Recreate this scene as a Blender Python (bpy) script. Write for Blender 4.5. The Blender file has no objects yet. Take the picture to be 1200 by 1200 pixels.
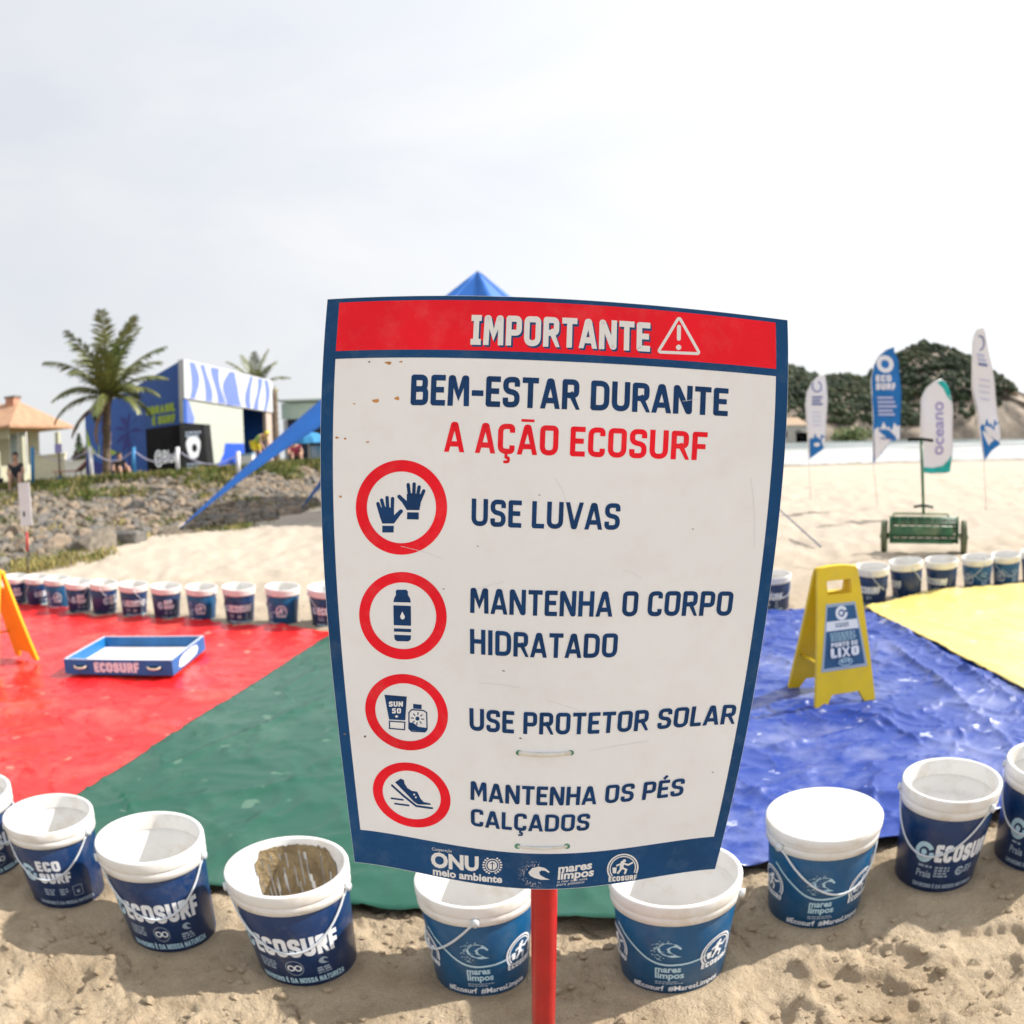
import bpy, math, random
import numpy as np
from mathutils import Vector, Matrix, noise as mnoise
from mathutils.geometry import tessellate_polygon

random.seed(7)
PI = math.pi
scene = bpy.context.scene
COL = scene.collection

# ------------------------------------------------------------------ camera
# the photograph was taken with a fisheye lens (equisolid projection)
F, TH, RO, H = 912.0, .086, -.045, 1.20          # focal length in px of a 1200 px frame, pitch down, roll, eye height
RM = Matrix.Rotation(PI / 2 - TH, 3, 'X') @ Matrix.Rotation(RO, 3, 'Z')
EYE = Vector((0, 0, H))
cd = bpy.data.cameras.new('camera')
cam = bpy.data.objects.new('camera', cd)
COL.objects.link(cam)
cam.matrix_world = Matrix.Translation(EYE) @ RM.to_4x4()
cd.sensor_width = 36
cd.lens = 24
cd.type = 'PANO'
for holder in (getattr(cd, 'cycles', None), cd):
    try:
        holder.panorama_type = 'FISHEYE_EQUISOLID'; holder.fisheye_lens = F / 1200 * 36; holder.fisheye_fov = PI
    except Exception: pass
cd.clip_start = 0.05
cd.clip_end = 8000
cd.dof.use_dof = True
cd.dof.focus_distance = 1.08
cd.dof.aperture_fstop = 4.6
scene.camera = cam

# ------------------------------------------------------------------ light
SUN_AZ, SUN_EL = math.radians(14), math.radians(38)      # azimuth from +X towards +Y
w = bpy.data.worlds.new('World')
scene.world = w
w.use_nodes = True
nt = w.node_tree
nt.nodes.clear()
N = nt.nodes.new
out = N('ShaderNodeOutputWorld'); bg = N('ShaderNodeBackground'); sky = N('ShaderNodeTexSky')
sky.sky_type = 'NISHITA'; sky.sun_disc = False
sky.sun_elevation = SUN_EL
sky.sun_rotation = PI / 2 - SUN_AZ
sky.air_density = 1.0; sky.dust_density = 3.0
tc = N('ShaderNodeTexCoord'); mp = N('ShaderNodeMapping'); mp.inputs['Scale'].default_value = (1.0, 1.0, 2.2)
mp.inputs['Rotation'].default_value = (0.3, 0.5, 0.4)
nz = N('ShaderNodeTexNoise'); nz.inputs['Scale'].default_value = 1.7; nz.inputs['Detail'].default_value = 7; nz.inputs['Roughness'].default_value = .52
nz.inputs['Distortion'].default_value = .4
cr = N('ShaderNodeValToRGB'); cr.color_ramp.elements[0].position = .34; cr.color_ramp.elements[1].position = .66
cr.color_ramp.elements[0].color = (4.75, 4.92, 5.2, 1); cr.color_ramp.elements[1].color = (5.55, 5.55, 5.55, 1)
# brighter towards the veiled sun
sunv = N('ShaderNodeVectorMath'); sunv.operation = 'DOT_PRODUCT'
sunv.inputs[1].default_value = (math.cos(SUN_EL) * math.cos(SUN_AZ), math.cos(SUN_EL) * math.sin(SUN_AZ), math.sin(SUN_EL))
mr = N('ShaderNodeMapRange'); mr.inputs['From Min'].default_value = -.15; mr.inputs['From Max'].default_value = .8
mr.inputs['To Min'].default_value = .85; mr.inputs['To Max'].default_value = 1.10
vm = N('ShaderNodeVectorMath'); vm.operation = 'SCALE'
mx = N('ShaderNodeMix'); mx.data_type = 'RGBA'; mx.inputs[0].default_value = .88
L = nt.links.new
L(tc.outputs['Generated'], mp.inputs['Vector']); L(mp.outputs[0], nz.inputs['Vector']); L(nz.outputs['Fac'], cr.inputs['Fac'])
L(tc.outputs['Generated'], sunv.inputs[0]); L(sunv.outputs['Value'], mr.inputs['Value'])
L(cr.outputs['Color'], vm.inputs[0]); L(mr.outputs['Result'], vm.inputs['Scale'])
L(sky.outputs['Color'], mx.inputs[6]); L(vm.outputs['Vector'], mx.inputs[7])
L(mx.outputs[2], bg.inputs['Color']); bg.inputs['Strength'].default_value = .122
L(bg.outputs[0], out.inputs['Surface'])

sl = bpy.data.lights.new('sun', 'SUN')
sl.energy = 4.3; sl.angle = math.radians(1.2); sl.color = (1, .95, .87)
so = bpy.data.objects.new('sun', sl); COL.objects.link(so)
sdir = Vector((math.cos(SUN_EL) * math.cos(SUN_AZ), math.cos(SUN_EL) * math.sin(SUN_AZ), math.sin(SUN_EL)))
so.rotation_euler = sdir.to_track_quat('Z', 'Y').to_euler()
so.location = (6, 2, 6)
vs = scene.view_settings
vs.view_transform = 'Standard'; vs.look = 'None'; vs.gamma = 1; vs.use_curve_mapping = False
vs.exposure = .66
scene.cycles.max_bounces = 8


# ------------------------------------------------------------------ pixel helpers (the photograph's 1200 px frame)
def ray(px, py):
    x, y = px - 600, py - 600; r = max(math.hypot(x, y), 1e-9); t = 2 * math.asin(r / (2 * F)); k = math.sin(t) / r
    return RM @ Vector((x * k, -y * k, -math.cos(t)))


def to_px(p):
    q = RM.transposed() @ (Vector(p) - EYE); h = max(math.hypot(q.x, q.y), 1e-12)
    r = 2 * F * math.sin(math.atan2(h, -q.z) / 2)
    return 600 + r * q.x / h, 600 - r * q.y / h


def ground(px, py, z=0.0):
    d = ray(px, py)
    return EYE + d * ((z - H) / d.z)


def at(px, py, Y):
    d = ray(px, py)
    return EYE + d * (Y / d.y)


# ------------------------------------------------------------------ materials
MATS = {}


def mat(name, col, rough=.6, var=.0, vscale=6., bump=0., bscale=40., spec=.5, col2=None, metal=0., coat=0., detail=5., trans=0., dirt=None, dirt_amt=.0, dirt_scale=8.):
    if name in MATS: return MATS[name]
    m = bpy.data.materials.new(name); m.use_nodes = True
    t = m.node_tree; b = t.nodes['Principled BSDF']
    b.inputs['Roughness'].default_value = rough
    b.inputs['Metallic'].default_value = metal
    b.inputs['Specular IOR Level'].default_value = spec
    b.inputs['Coat Weight'].default_value = coat
    b.inputs['Transmission Weight'].default_value = trans
    c = (*col, 1)
    tcn = t.nodes.new('ShaderNodeTexCoord')
    src = None
    if var > 0 or col2:
        n = t.nodes.new('ShaderNodeTexNoise'); n.inputs['Scale'].default_value = vscale; n.inputs['Detail'].default_value = detail
        n.inputs['Roughness'].default_value = .6
        t.links.new(tcn.outputs['Object'], n.inputs['Vector'])
        r = t.nodes.new('ShaderNodeValToRGB')
        r.color_ramp.elements[0].position = .36; r.color_ramp.elements[1].position = .64
        c2 = (*col2, 1) if col2 else tuple(min(1, x * (1 + var)) for x in col) + (1,)
        c1 = c if col2 else tuple(x * (1 - var) for x in col) + (1,)
        r.color_ramp.elements[0].color = c1; r.color_ramp.elements[1].color = c2
        t.links.new(n.outputs['Fac'], r.inputs['Fac'])
        src = r.outputs['Color']
    if dirt:
        n2 = t.nodes.new('ShaderNodeTexNoise'); n2.noise_dimensions = '4D'; oi = t.nodes.new('ShaderNodeObjectInfo'); ml = t.nodes.new('ShaderNodeMath'); ml.operation = 'MULTIPLY'; ml.inputs[1].default_value = 37; t.links.new(oi.outputs['Random'], ml.inputs[0]); t.links.new(ml.outputs[0], n2.inputs['W']); n2.inputs['Scale'].default_value = dirt_scale; n2.inputs['Detail'].default_value = 8
        n2.inputs['Roughness'].default_value = .7
        t.links.new(tcn.outputs['Object'], n2.inputs['Vector'])
        r2 = t.nodes.new('ShaderNodeValToRGB')
        r2.color_ramp.elements[0].position = .50; r2.color_ramp.elements[1].position = .72
        r2.color_ramp.elements[0].color = (0, 0, 0, 1); r2.color_ramp.elements[1].color = (dirt_amt,) * 3 + (1,)
        t.links.new(n2.outputs['Fac'], r2.inputs['Fac'])
        mm = t.nodes.new('ShaderNodeMix'); mm.data_type = 'RGBA'
        if src: t.links.new(src, mm.inputs[6])
        else: mm.inputs[6].default_value = c
        mm.inputs[7].default_value = (*dirt, 1)
        t.links.new(r2.outputs['Color'], mm.inputs[0])
        src = mm.outputs[2]
    if src: t.links.new(src, b.inputs['Base Color'])
    else: b.inputs['Base Color'].default_value = c
    if bump > 0:
        n = t.nodes.new('ShaderNodeTexNoise'); n.inputs['Scale'].default_value = bscale; n.inputs['Detail'].default_value = 6
        t.links.new(tcn.outputs['Object'], n.inputs['Vector'])
        bp = t.nodes.new('ShaderNodeBump'); bp.inputs['Strength'].default_value = bump; bp.inputs['Distance'].default_value = .02
        t.links.new(n.outputs['Fac'], bp.inputs['Height'])
        t.links.new(bp.outputs['Normal'], b.inputs['Normal'])
    MATS[name] = m
    return m


NAVY = (.012, .058, .17)
SANDC = (.45, .35, .24)
M_white = mat('white_plastic', (.76, .75, .73), .38, dirt=(.50, .39, .26), dirt_amt=.55, dirt_scale=13)
M_bucket_navy = mat('navy_print', (.004, .028, .105), .30, var=.12, vscale=9, dirt=(.3, .26, .2), dirt_amt=.22, dirt_scale=18)
M_bucket_teal = mat('ocean_blue_print', (.003, .078, .20), .30, var=.12, vscale=9, dirt=(.3, .3, .26), dirt_amt=.15, dirt_scale=18)
M_print = mat('white_ink', (.79, .82, .87), .45)
M_print_grey = mat('faint_ink', (.34, .42, .52), .45)
M_print_cyan = mat('pale_cyan_ink', (.45, .66, .78), .45)
M_mud = mat('dried_mud', (.25, .185, .10), .85, var=.3, vscale=30, bump=.5, bscale=80)
M_board = mat('sign_white', (.84, .885, .96), .30, var=.03, vscale=3, dirt=(.52, .36, .22), dirt_amt=.10, dirt_scale=16)
M_signblue = mat('sign_navy', (.002, .060, .195), .26, spec=.22, var=.15, vscale=5, dirt=(.2, .3, .4), dirt_amt=.16, dirt_scale=22)
M_signtext = mat('sign_navy_lettering', (.003, .045, .165), .3, spec=.22, var=.15, vscale=30)
M_signred = mat('sign_red', (.86, .008, .028), .26, spec=.22, var=.08, vscale=6, dirt=(.75, .25, .25), dirt_amt=.16, dirt_scale=24)
M_postred = mat('post_red', (.44, .004, .008), .35, var=.12, vscale=12)
M_green_dot = mat('old_green_tie', (.10, .30, .20), .6, var=.3, vscale=200)
M_tie = mat('tie_strap', (.72, .70, .64), .5, dirt=(.45, .33, .2), dirt_amt=.6, dirt_scale=60)
M_yellow = mat('yellow_plastic', (.80, .55, .006), .38, var=.06, vscale=6, dirt=(.5, .38, .15), dirt_amt=.3, dirt_scale=10)
M_orange = mat('orange_plastic', (.82, .44, .015), .4, var=.06, vscale=6)
M_boxblue = mat('painted_blue_wood', (.008, .13, .36), .45, var=.15, vscale=8, bump=.1)
M_boxedge = mat('raw_edge', (.55, .62, .72), .6)
M_boxin = mat('tray_liner', (.78, .72, .70), .7, var=.05, vscale=4, dirt=(.6, .48, .35), dirt_amt=.5, dirt_scale=5)
M_rope = mat('rope', (.62, .56, .46), .9)
M_black = mat('black_panel', (.007, .007, .008), .75, spec=.15, var=.3, vscale=3)
M_char = mat('charcoal_panel', (.018, .019, .021), .7, spec=.2, var=.3, vscale=3)
M_tent = mat('tent_fabric', (.010, .13, .50), .62, var=.08, vscale=1.5, bump=.1, bscale=4)
M_rockg = mat('rock_grey', (.235, .20, .155), .9, col2=(.115, .10, .08), vscale=3.2, bump=.6, bscale=9)
M_rockt = mat('rock_tan', (.32, .245, .175), .9, col2=(.17, .135, .10), vscale=3.2, bump=.6, bscale=9)
M_rockd = mat('rock_dark', (.085, .08, .075), .9, col2=(.20, .185, .165), vscale=3.2, bump=.6, bscale=9)
M_grass = mat('grass_blades', (.09, .12, .02), .8, var=.45, vscale=.8)
M_drygrass = mat('dry_grass', (.30, .25, .09), .85, var=.3, vscale=1.2)
M_trunk = mat('palm_bark', (.13, .095, .065), .9, var=.4, vscale=9, bump=.8, bscale=20)
M_frond = mat('palm_leaf', (.075, .105, .025), .5, col2=(.20, .20, .06), vscale=1.4)
M_frond_dry = mat('palm_leaf_dry', (.26, .16, .085), .8, var=.3, vscale=3)
M_skin = mat('skin', (.52, .30, .21), .55, var=.06)
M_dark_cloth = mat('dark_cloth', (.02, .025, .035), .85, var=.2)
M_hair = mat('dark_hair', (.02, .014, .01), .6)


# ------------------------------------------------------------------ object helpers
def tag(o, label=None, cat=None, group=None, kind=None):
    if label: o['label'] = label
    if cat: o['category'] = cat
    if group: o['group'] = group
    if kind: o['kind'] = kind
    return o


def empty(name, loc=(0, 0, 0), rz=0.):
    o = bpy.data.objects.new(name, None); COL.objects.link(o)
    o.empty_display_size = .1
    o.location = loc; o.rotation_euler = (0, 0, rz)
    return o


class MB:
    def __init__(s): s.v = []; s.f = []; s.m = []; s.s = []

    def add(s, verts, faces, mi=0, smooth=False):
        k = len(s.v); s.v += [tuple(p) for p in verts]
        for f in faces: s.f.append(tuple(i + k for i in f)); s.m.append(mi); s.s.append(smooth)
        return s

    def box(s, x0, x1, y0, y1, z0, z1, mi=0, M=None):
        v = [(x, y, z) for z in (z0, z1) for y in (y0, y1) for x in (x0, x1)]
        if M is not None: v = [M @ Vector(p) for p in v]
        return s.add(v, [(0, 2, 3, 1), (4, 5, 7, 6), (0, 1, 5, 4), (2, 6, 7, 3), (0, 4, 6, 2), (1, 3, 7, 5)], mi)

    def tube(s, pts, r, n=10, mi=0, cap=True, closed=False):
        pts = [Vector(p) for p in pts]; k = len(pts)
        rs = r if isinstance(r, (list, tuple)) else [r] * k
        V = []; up = None
        for i, p in enumerate(pts):
            if closed: d = pts[(i + 1) % k] - pts[i - 1]
            else: d = (pts[min(i + 1, k - 1)] - pts[max(i - 1, 0)])
            d.normalize()
            if up is None: up = d.orthogonal().normalized()
            else: up = (up - d * up.dot(d)).normalized()
            b = d.cross(up)
            for j in range(n):
                a = 2 * PI * j / n
                V.append(p + (up * math.cos(a) + b * math.sin(a)) * rs[i])
        Fs = []
        for i in range(k if closed else k - 1):
            for j in range(n):
                Fs.append((i * n + j, i * n + (j + 1) % n, ((i + 1) % k) * n + (j + 1) % n, ((i + 1) % k) * n + j))
        if cap and not closed:
            Fs.append(tuple(range(n - 1, -1, -1))); Fs.append(tuple((k - 1) * n + j for j in range(n)))
        return s.add(V, Fs, mi, True)

    def lathe(s, prof, n=48, mi=0, smooth=True, cap0=False, cap1=False):
        V = []; Fs = []
        for (r, z) in prof:
            for j in range(n):
                a = 2 * PI * j / n; V.append((r * math.cos(a), r * math.sin(a), z))
        for i in range(len(prof) - 1):
            for j in range(n):
                Fs.append((i * n + j, i * n + (j + 1) % n, (i + 1) * n + (j + 1) % n, (i + 1) * n + j))
        if cap0: Fs.append(tuple(range(n - 1, -1, -1)))
        if cap1: Fs.append(tuple((len(prof) - 1) * n + j for j in range(n)))
        return s.add(V, Fs, mi, smooth)

    def slab(s, poly, front, back, mi=0):
        """poly: list of 2-D points; front/back: functions 2-D -> 3-D"""
        n = len(poly)
        tris = tessellate_polygon([[Vector((p[0], p[1], 0)) for p in poly]])
        V = [front(*p) for p in poly] + [back(*p) for p in poly]
        Fs = [tuple(t) for t in tris] + [tuple(i + n for i in t[::-1]) for t in tris]
        Fs += [(i, (i + 1) % n, (i + 1) % n + n, i + n) for i in range(n)]
        return s.add(V, Fs, mi)

    def mesh(s, name, mats):
        me = bpy.data.meshes.new(name)
        me.from_pydata([tuple(p) for p in s.v], [], s.f)
        for m in (mats if isinstance(mats, (list, tuple)) else [mats]): me.materials.append(m)
        me.polygons.foreach_set('material_index', s.m)
        me.polygons.foreach_set('use_smooth', s.s)
        me.update()
        return me

    def build(s, name, mats, parent=None, loc=None, fix=False):
        me = s.mesh(name, mats)
        if fix:
            import bmesh
            bm = bmesh.new(); bm.from_mesh(me); bmesh.ops.recalc_face_normals(bm, faces=bm.faces); bm.to_mesh(me); bm.free()
        o = bpy.data.objects.new(name, me); COL.objects.link(o)
        if parent: o.parent = parent
        if loc is not None: o.location = loc
        return o


def copy_tree(o, parent=None):
    c = o.copy(); COL.objects.link(c)
    if parent: c.parent = parent
    for ch in list(o.children): copy_tree(ch, c)
    return c


def grid_obj(name, P, mats, parent=None, smooth=True, mi=None):
    """P: array rows x cols x 3"""
    a, b = P.shape[:2]
    idx = np.arange(a * b).reshape(a, b)
    q = np.stack([idx[:-1, :-1], idx[:-1, 1:], idx[1:, 1:], idx[1:, :-1]], -1).reshape(-1, 4)
    me = bpy.data.meshes.new(name)
    me.vertices.add(a * b); me.vertices.foreach_set('co', P.astype(np.float32).reshape(-1))
    n = len(q)
    me.loops.add(n * 4); me.loops.foreach_set('vertex_index', q.astype(np.int32).reshape(-1))
    me.polygons.add(n); me.polygons.foreach_set('loop_start', np.arange(0, n * 4, 4, dtype=np.int32))
    me.polygons.foreach_set('loop_total', np.full(n, 4, np.int32))
    me.polygons.foreach_set('use_smooth', np.full(n, smooth))
    for m in (mats if isinstance(mats, (list, tuple)) else [mats]): me.materials.append(m)
    me.update(calc_edges=True); me.validate()
    o = bpy.data.objects.new(name, me); COL.objects.link(o)
    if parent: o.parent = parent
    return o


# ------------------------------------------------------------------ numpy noise
_rng = np.random.RandomState(3)
_perm = _rng.permutation(256)
_perm = np.concatenate([_perm, _perm])
_ga = _rng.rand(256) * 2 * PI
_gx, _gy = np.cos(_ga), np.sin(_ga)


def perlin(x, y):
    xi = np.floor(x).astype(int); yi = np.floor(y).astype(int)
    xf = x - xi; yf = y - yi
    u = xf * xf * xf * (xf * (xf * 6 - 15) + 10); v = yf * yf * yf * (yf * (yf * 6 - 15) + 10)
    xi &= 255; yi &= 255

    def g(ix, iy, dx, dy):
        h = _perm[_perm[ix & 255] + (iy & 255)]
        return _gx[h] * dx + _gy[h] * dy
    a = g(xi, yi, xf, yf); b = g(xi + 1, yi, xf - 1, yf)
    c = g(xi, yi + 1, xf, yf - 1); d = g(xi + 1, yi + 1, xf - 1, yf - 1)
    return ((a + u * (b - a)) + v * ((c + u * (d - c)) - (a + u * (b - a)))) * 1.5


def fbm(x, y, o=4, gain=.5):
    s = 0; a = 1.
    for i in range(o):
        s = s + a * perlin(x * 2 ** i + 17.3 * i, y * 2 ** i + 9.1 * i); a *= gain
    return s


def sstep(a, b, x):
    t = np.clip((x - a) / (b - a), 0, 1); return t * t * (3 - 2 * t)


def poly_sd(x, y, poly):
    """signed distance, negative inside"""
    d = np.full(x.shape, 1e9); ins = np.zeros(x.shape, bool)
    n = len(poly)
    for i in range(n):
        ax, ay = poly[i]; bx, by = poly[(i + 1) % n]
        ex, ey = bx - ax, by - ay
        t = np.clip(((x - ax) * ex + (y - ay) * ey) / (ex * ex + ey * ey), 0, 1)
        d = np.minimum(d, np.hypot(x - ax - t * ex, y - ay - t * ey))
        c = (ay > y) != (by > y)
        with np.errstate(divide='ignore', invalid='ignore'):
            xx = ax + (y - ay) * ex / (ey if ey != 0 else 1e-9)
        ins ^= c & (x < xx)
    return np.where(ins, -d, d)


# ------------------------------------------------------------------ lettering
def rpoly(pts, seg=5):
    """polyline with rounded corners; pts (x, y[, r]) open"""
    o = []
    n = len(pts)
    for i, p in enumerate(pts):
        r = p[2] if len(p) > 2 else 0
        if r and 0 < i < n - 1:
            P = Vector(p[:2]); A = Vector(pts[i - 1][:2]) - P; B = Vector(pts[i + 1][:2]) - P
            k = min(r, A.length * .5, B.length * .5)
            a = P + A.normalized() * k; b = P + B.normalized() * k
            for j in range(seg + 1):
                t = j / seg; o.append(a * (1 - t) ** 2 + P * 2 * t * (1 - t) + b * t * t)
        else: o.append(Vector(p[:2]))
    return o


def thick(pts, w, closed=False, capr=False):
    """outline strip of a polyline -> (verts2d, faces)"""
    pts = [Vector(p[:2]) for p in pts]
    k = len(pts); V = []; h = w / 2
    for i, p in enumerate(pts):
        if closed: a = pts[i - 1]; b = pts[(i + 1) % k]
        else: a = pts[max(i - 1, 0)]; b = pts[min(i + 1, k - 1)]
        d0 = (p - a); d1 = (b - p)
        if d0.length < 1e-9: d0 = d1
        if d1.length < 1e-9: d1 = d0
        d0 = d0.normalized(); d1 = d1.normalized()
        n0 = Vector((-d0.y, d0.x)); n1 = Vector((-d1.y, d1.x))
        m = n0 + n1
        if m.length < 1e-6: m = n0
        m.normalize(); sc = h / max(m.dot(n0), .5)
        V += [p + m * sc, p - m * sc]
    Fs = [(2 * i, 2 * i + 1, 2 * ((i + 1) % k) + 1, 2 * ((i + 1) % k)) for i in range(k if closed else k - 1)]
    if capr and not closed:
        for (p, q) in ((pts[0], pts[1]), (pts[-1], pts[-2])):
            d = (p - q).normalized(); n = Vector((-d.y, d.x)); s = len(V)
            for j in range(7):
                a = PI * j / 6
                V.append(p + n * math.cos(a) * h + d * math.sin(a) * h)
            Fs.append(tuple(range(s, s + 7)))
    return V, Fs


R_ = .34
GL = {
    'A': (.64, [[(0, 0), (.42, 1, .05), (.58, 1, .05), (1, 0)], [(.28, .22), (.72, .22)]]),
    'B': (.60, [[(.2, .53), (0, .53, .01), (0, 1, .02), (.94, 1, R_), (.94, .54, R_), (.2, .54)], [(0, .5), (0, 0, .02), (1, 0, R_), (1, .54, R_), (.3, .54)]]),
    'C': (.57, [[(1, .86), (1, 1, .5), (0, 1, .5), (0, 0, .5), (1, 0, .5), (1, .14)]]),
    'D': (.64, [[(.0, .5), (0, 1, .02), (1, 1, .5), (1, 0, .5), (0, 0, .02), (0, .5)]]),
    'E': (.50, [[(1, 1), (0, 1, .03), (0, 0, .03), (1, 0)], [(.2, .52), (.85, .52)]]),
    'F': (.50, [[(1, 1), (0, 1, .03), (0, 0)], [(.2, .48), (.85, .48)]]),
    'G': (.60, [[(1, .86), (1, 1, .5), (0, 1, .5), (0, 0, .5), (1, 0, .5), (1, .46, .02), (.7, .46)]]),
    'H': (.62, [[(0, 0), (0, 1)], [(1, 0), (1, 1)], [(.2, .52), (.8, .52)]]),
    'I': (.20, [[(.5, 0), (.5, 1)]]),
    '|': (.38, [[(.5, 0), (.5, 1)], [(0, 1), (1, 1)], [(0, 0), (1, 0)]]),
    'J': (.45, [[(1, 1), (1, 0, .5), (0, 0, .5), (0, .2)]]),
    'K': (.60, [[(0, 0), (0, 1)], [(.95, 1), (.2, .5)], [(.4, .6), (1, 0)]]),
    'L': (.47, [[(0, 1), (0, 0, .03), (1, 0)]]),
    'M': (.74, [[(0, 0), (.03, 1, .03), (.14, 1, .03), (.5, .30), (.86, 1, .03), (.97, 1, .03), (1, 0)]]),
    'N': (.65, [[(0, 0), (0, 1, .03), (.1, 1, .03), (.9, 0, .03), (1, 0, .03), (1, 1)]]),
    'O': (.62, [[(.5, 1), (0, 1, .55), (0, 0, .55), (1, 0, .55), (1, 1, .55), (.5, 1)]]),
    'P': (.58, [[(0, 0), (0, 1, .02), (1, 1, R_), (1, .42, R_), (.2, .42)]]),
    'Q': (.62, [[(.5, 1), (0, 1, .55), (0, 0, .55), (1, 0, .55), (1, 1, .55), (.5, 1)], [(.65, .2), (1, 0)]]),
    'R': (.60, [[(0, 0), (0, 1, .02), (.96, 1, R_), (.96, .46, R_), (.2, .46)], [(.6, .42), (1, 0)]]),
    'S': (.58, [[(1, .84), (1, 1, .5), (0, 1, .5), (0, .56, .4), (1, .46, .4), (1, 0, .5), (0, 0, .5), (0, .16)]]),
    'T': (.56, [[(0, 1), (1, 1)], [(.5, .9), (.5, 0)]]),
    'U': (.62, [[(0, 1), (0, 0, .5), (1, 0, .5), (1, 1)]]),
    'V': (.64, [[(0, 1), (.44, 0, .03), (.56, 0, .03), (1, 1)]]),
    'W': (.86, [[(0, 1), (.22, 0, .02), (.28, 0, .02), (.5, .7), (.72, 0, .02), (.78, 0, .02), (1, 1)]]),
    'X': (.62, [[(0, 1), (1, 0)], [(1, 1), (0, 0)]]),
    'Y': (.62, [[(0, 1), (.5, .45), (1, 1)], [(.5, .4), (.5, 0)]]),
    'Z': (.54, [[(0, 1), (1, 1, .02), (0, 0, .02), (1, 0)]]),
    '-': (.40, [[(0, .42), (1, .42)]]),
    '0': (.58, [[(.5, 1), (0, 1, .55), (0, 0, .55), (1, 0, .55), (1, 1, .55), (.5, 1)]]),
    '5': (.54, [[(1, 1), (0, 1, .02), (0, .56, .02), (1, .6, .4), (1, 0, .5), (0, 0, .5), (0, .12)]]),
    '+': (.5, [[(0, .45), (1, .45)], [(.5, .2), (.5, .7)]]),
    '#': (.66, [[(0, .3), (1, .3)], [(0, .7), (1, .7)], [(.2, 0), (.3, 1)], [(.7, 0), (.8, 1)]]),
}


def stroke_text(text, sw=.20, gap=.085, space=.30):
    """-> list of (verts2d, faces), total width; cap height 1"""
    x = 0; P = []
    for ch in text:
        if ch == ' ': x += space; continue
        base = {'Ç': 'C', 'Ã': 'A', 'É': 'E', 'Ê': 'E', 'Á': 'A', 'Ú': 'U'}.get(ch, ch)
        W, st = GL[base]
        def mp(p): return (x + sw / 2 + p[0] * (W - sw), sw / 2 + p[1] * (1 - sw))
        for s in st:
            pts = []
            for p in s:
                q = mp(p)
                pts.append((q[0], q[1], p[2] * (W - sw) if len(p) > 2 else 0))
            for e0, e1 in ((0, 1), (-1, -2)):          # open ends run on by half a stroke, then are cut level
                d = Vector(pts[e0][:2]) - Vector(pts[e1][:2]); d.normalize(); q = Vector(pts[e0][:2]) + d * sw * (.5 if min(abs(d.x), abs(d.y)) < .05 else .8)
                if base not in 'OD0' or len(s) < 5: pts[e0] = (q.x, q.y, 0)
            V, Fs = thick(rpoly(pts), sw)
            P.append(([Vector((min(max(v.x, x - .02), x + W + .02), min(max(v.y, 0), 1))) for v in V], Fs))
        cx = x + W / 2
        if ch == 'Ç': P.append(thick(rpoly([(cx, .02), (cx, -.12, .03), (cx + .09, -.12, .06), (cx + .09, -.26, .06), (cx - .08, -.26)]), sw * .55))
        if ch == 'Ã': P.append(thick([(cx - .22, 1.13), (cx + .22, 1.13)], sw * .5))
        if ch in 'ÉÊÁÚ': P.append(thick([(cx - .04, 1.07), (cx + .1, 1.25)], sw * .75))
        x += W + gap
    return P, x - gap


_fcache = {}


def font_text(text, bold=.0):
    """built-in font -> (verts2d, faces) scaled so that x spans 0..w and the cap/x bounding box keeps its proportions"""
    k = (text, bold)
    if k in _fcache: return _fcache[k]
    cu = bpy.data.curves.new('lettering', 'FONT'); cu.body = text; cu.size = 1; cu.offset = bold; cu.resolution_u = 3
    ob = bpy.data.objects.new('lettering', cu)
    me = bpy.data.meshes.new_from_object(ob)
    V = [Vector((v.co.x, v.co.y)) for v in me.vertices]; Fs = [tuple(p.vertices) for p in me.polygons]
    bpy.data.objects.remove(ob); bpy.data.curves.remove(cu); bpy.data.meshes.remove(me)
    if V:
        x0 = min(v.x for v in V); V = [Vector((v.x - x0, v.y)) for v in V]
    _fcache[k] = (V, Fs)
    return _fcache[k]


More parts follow.
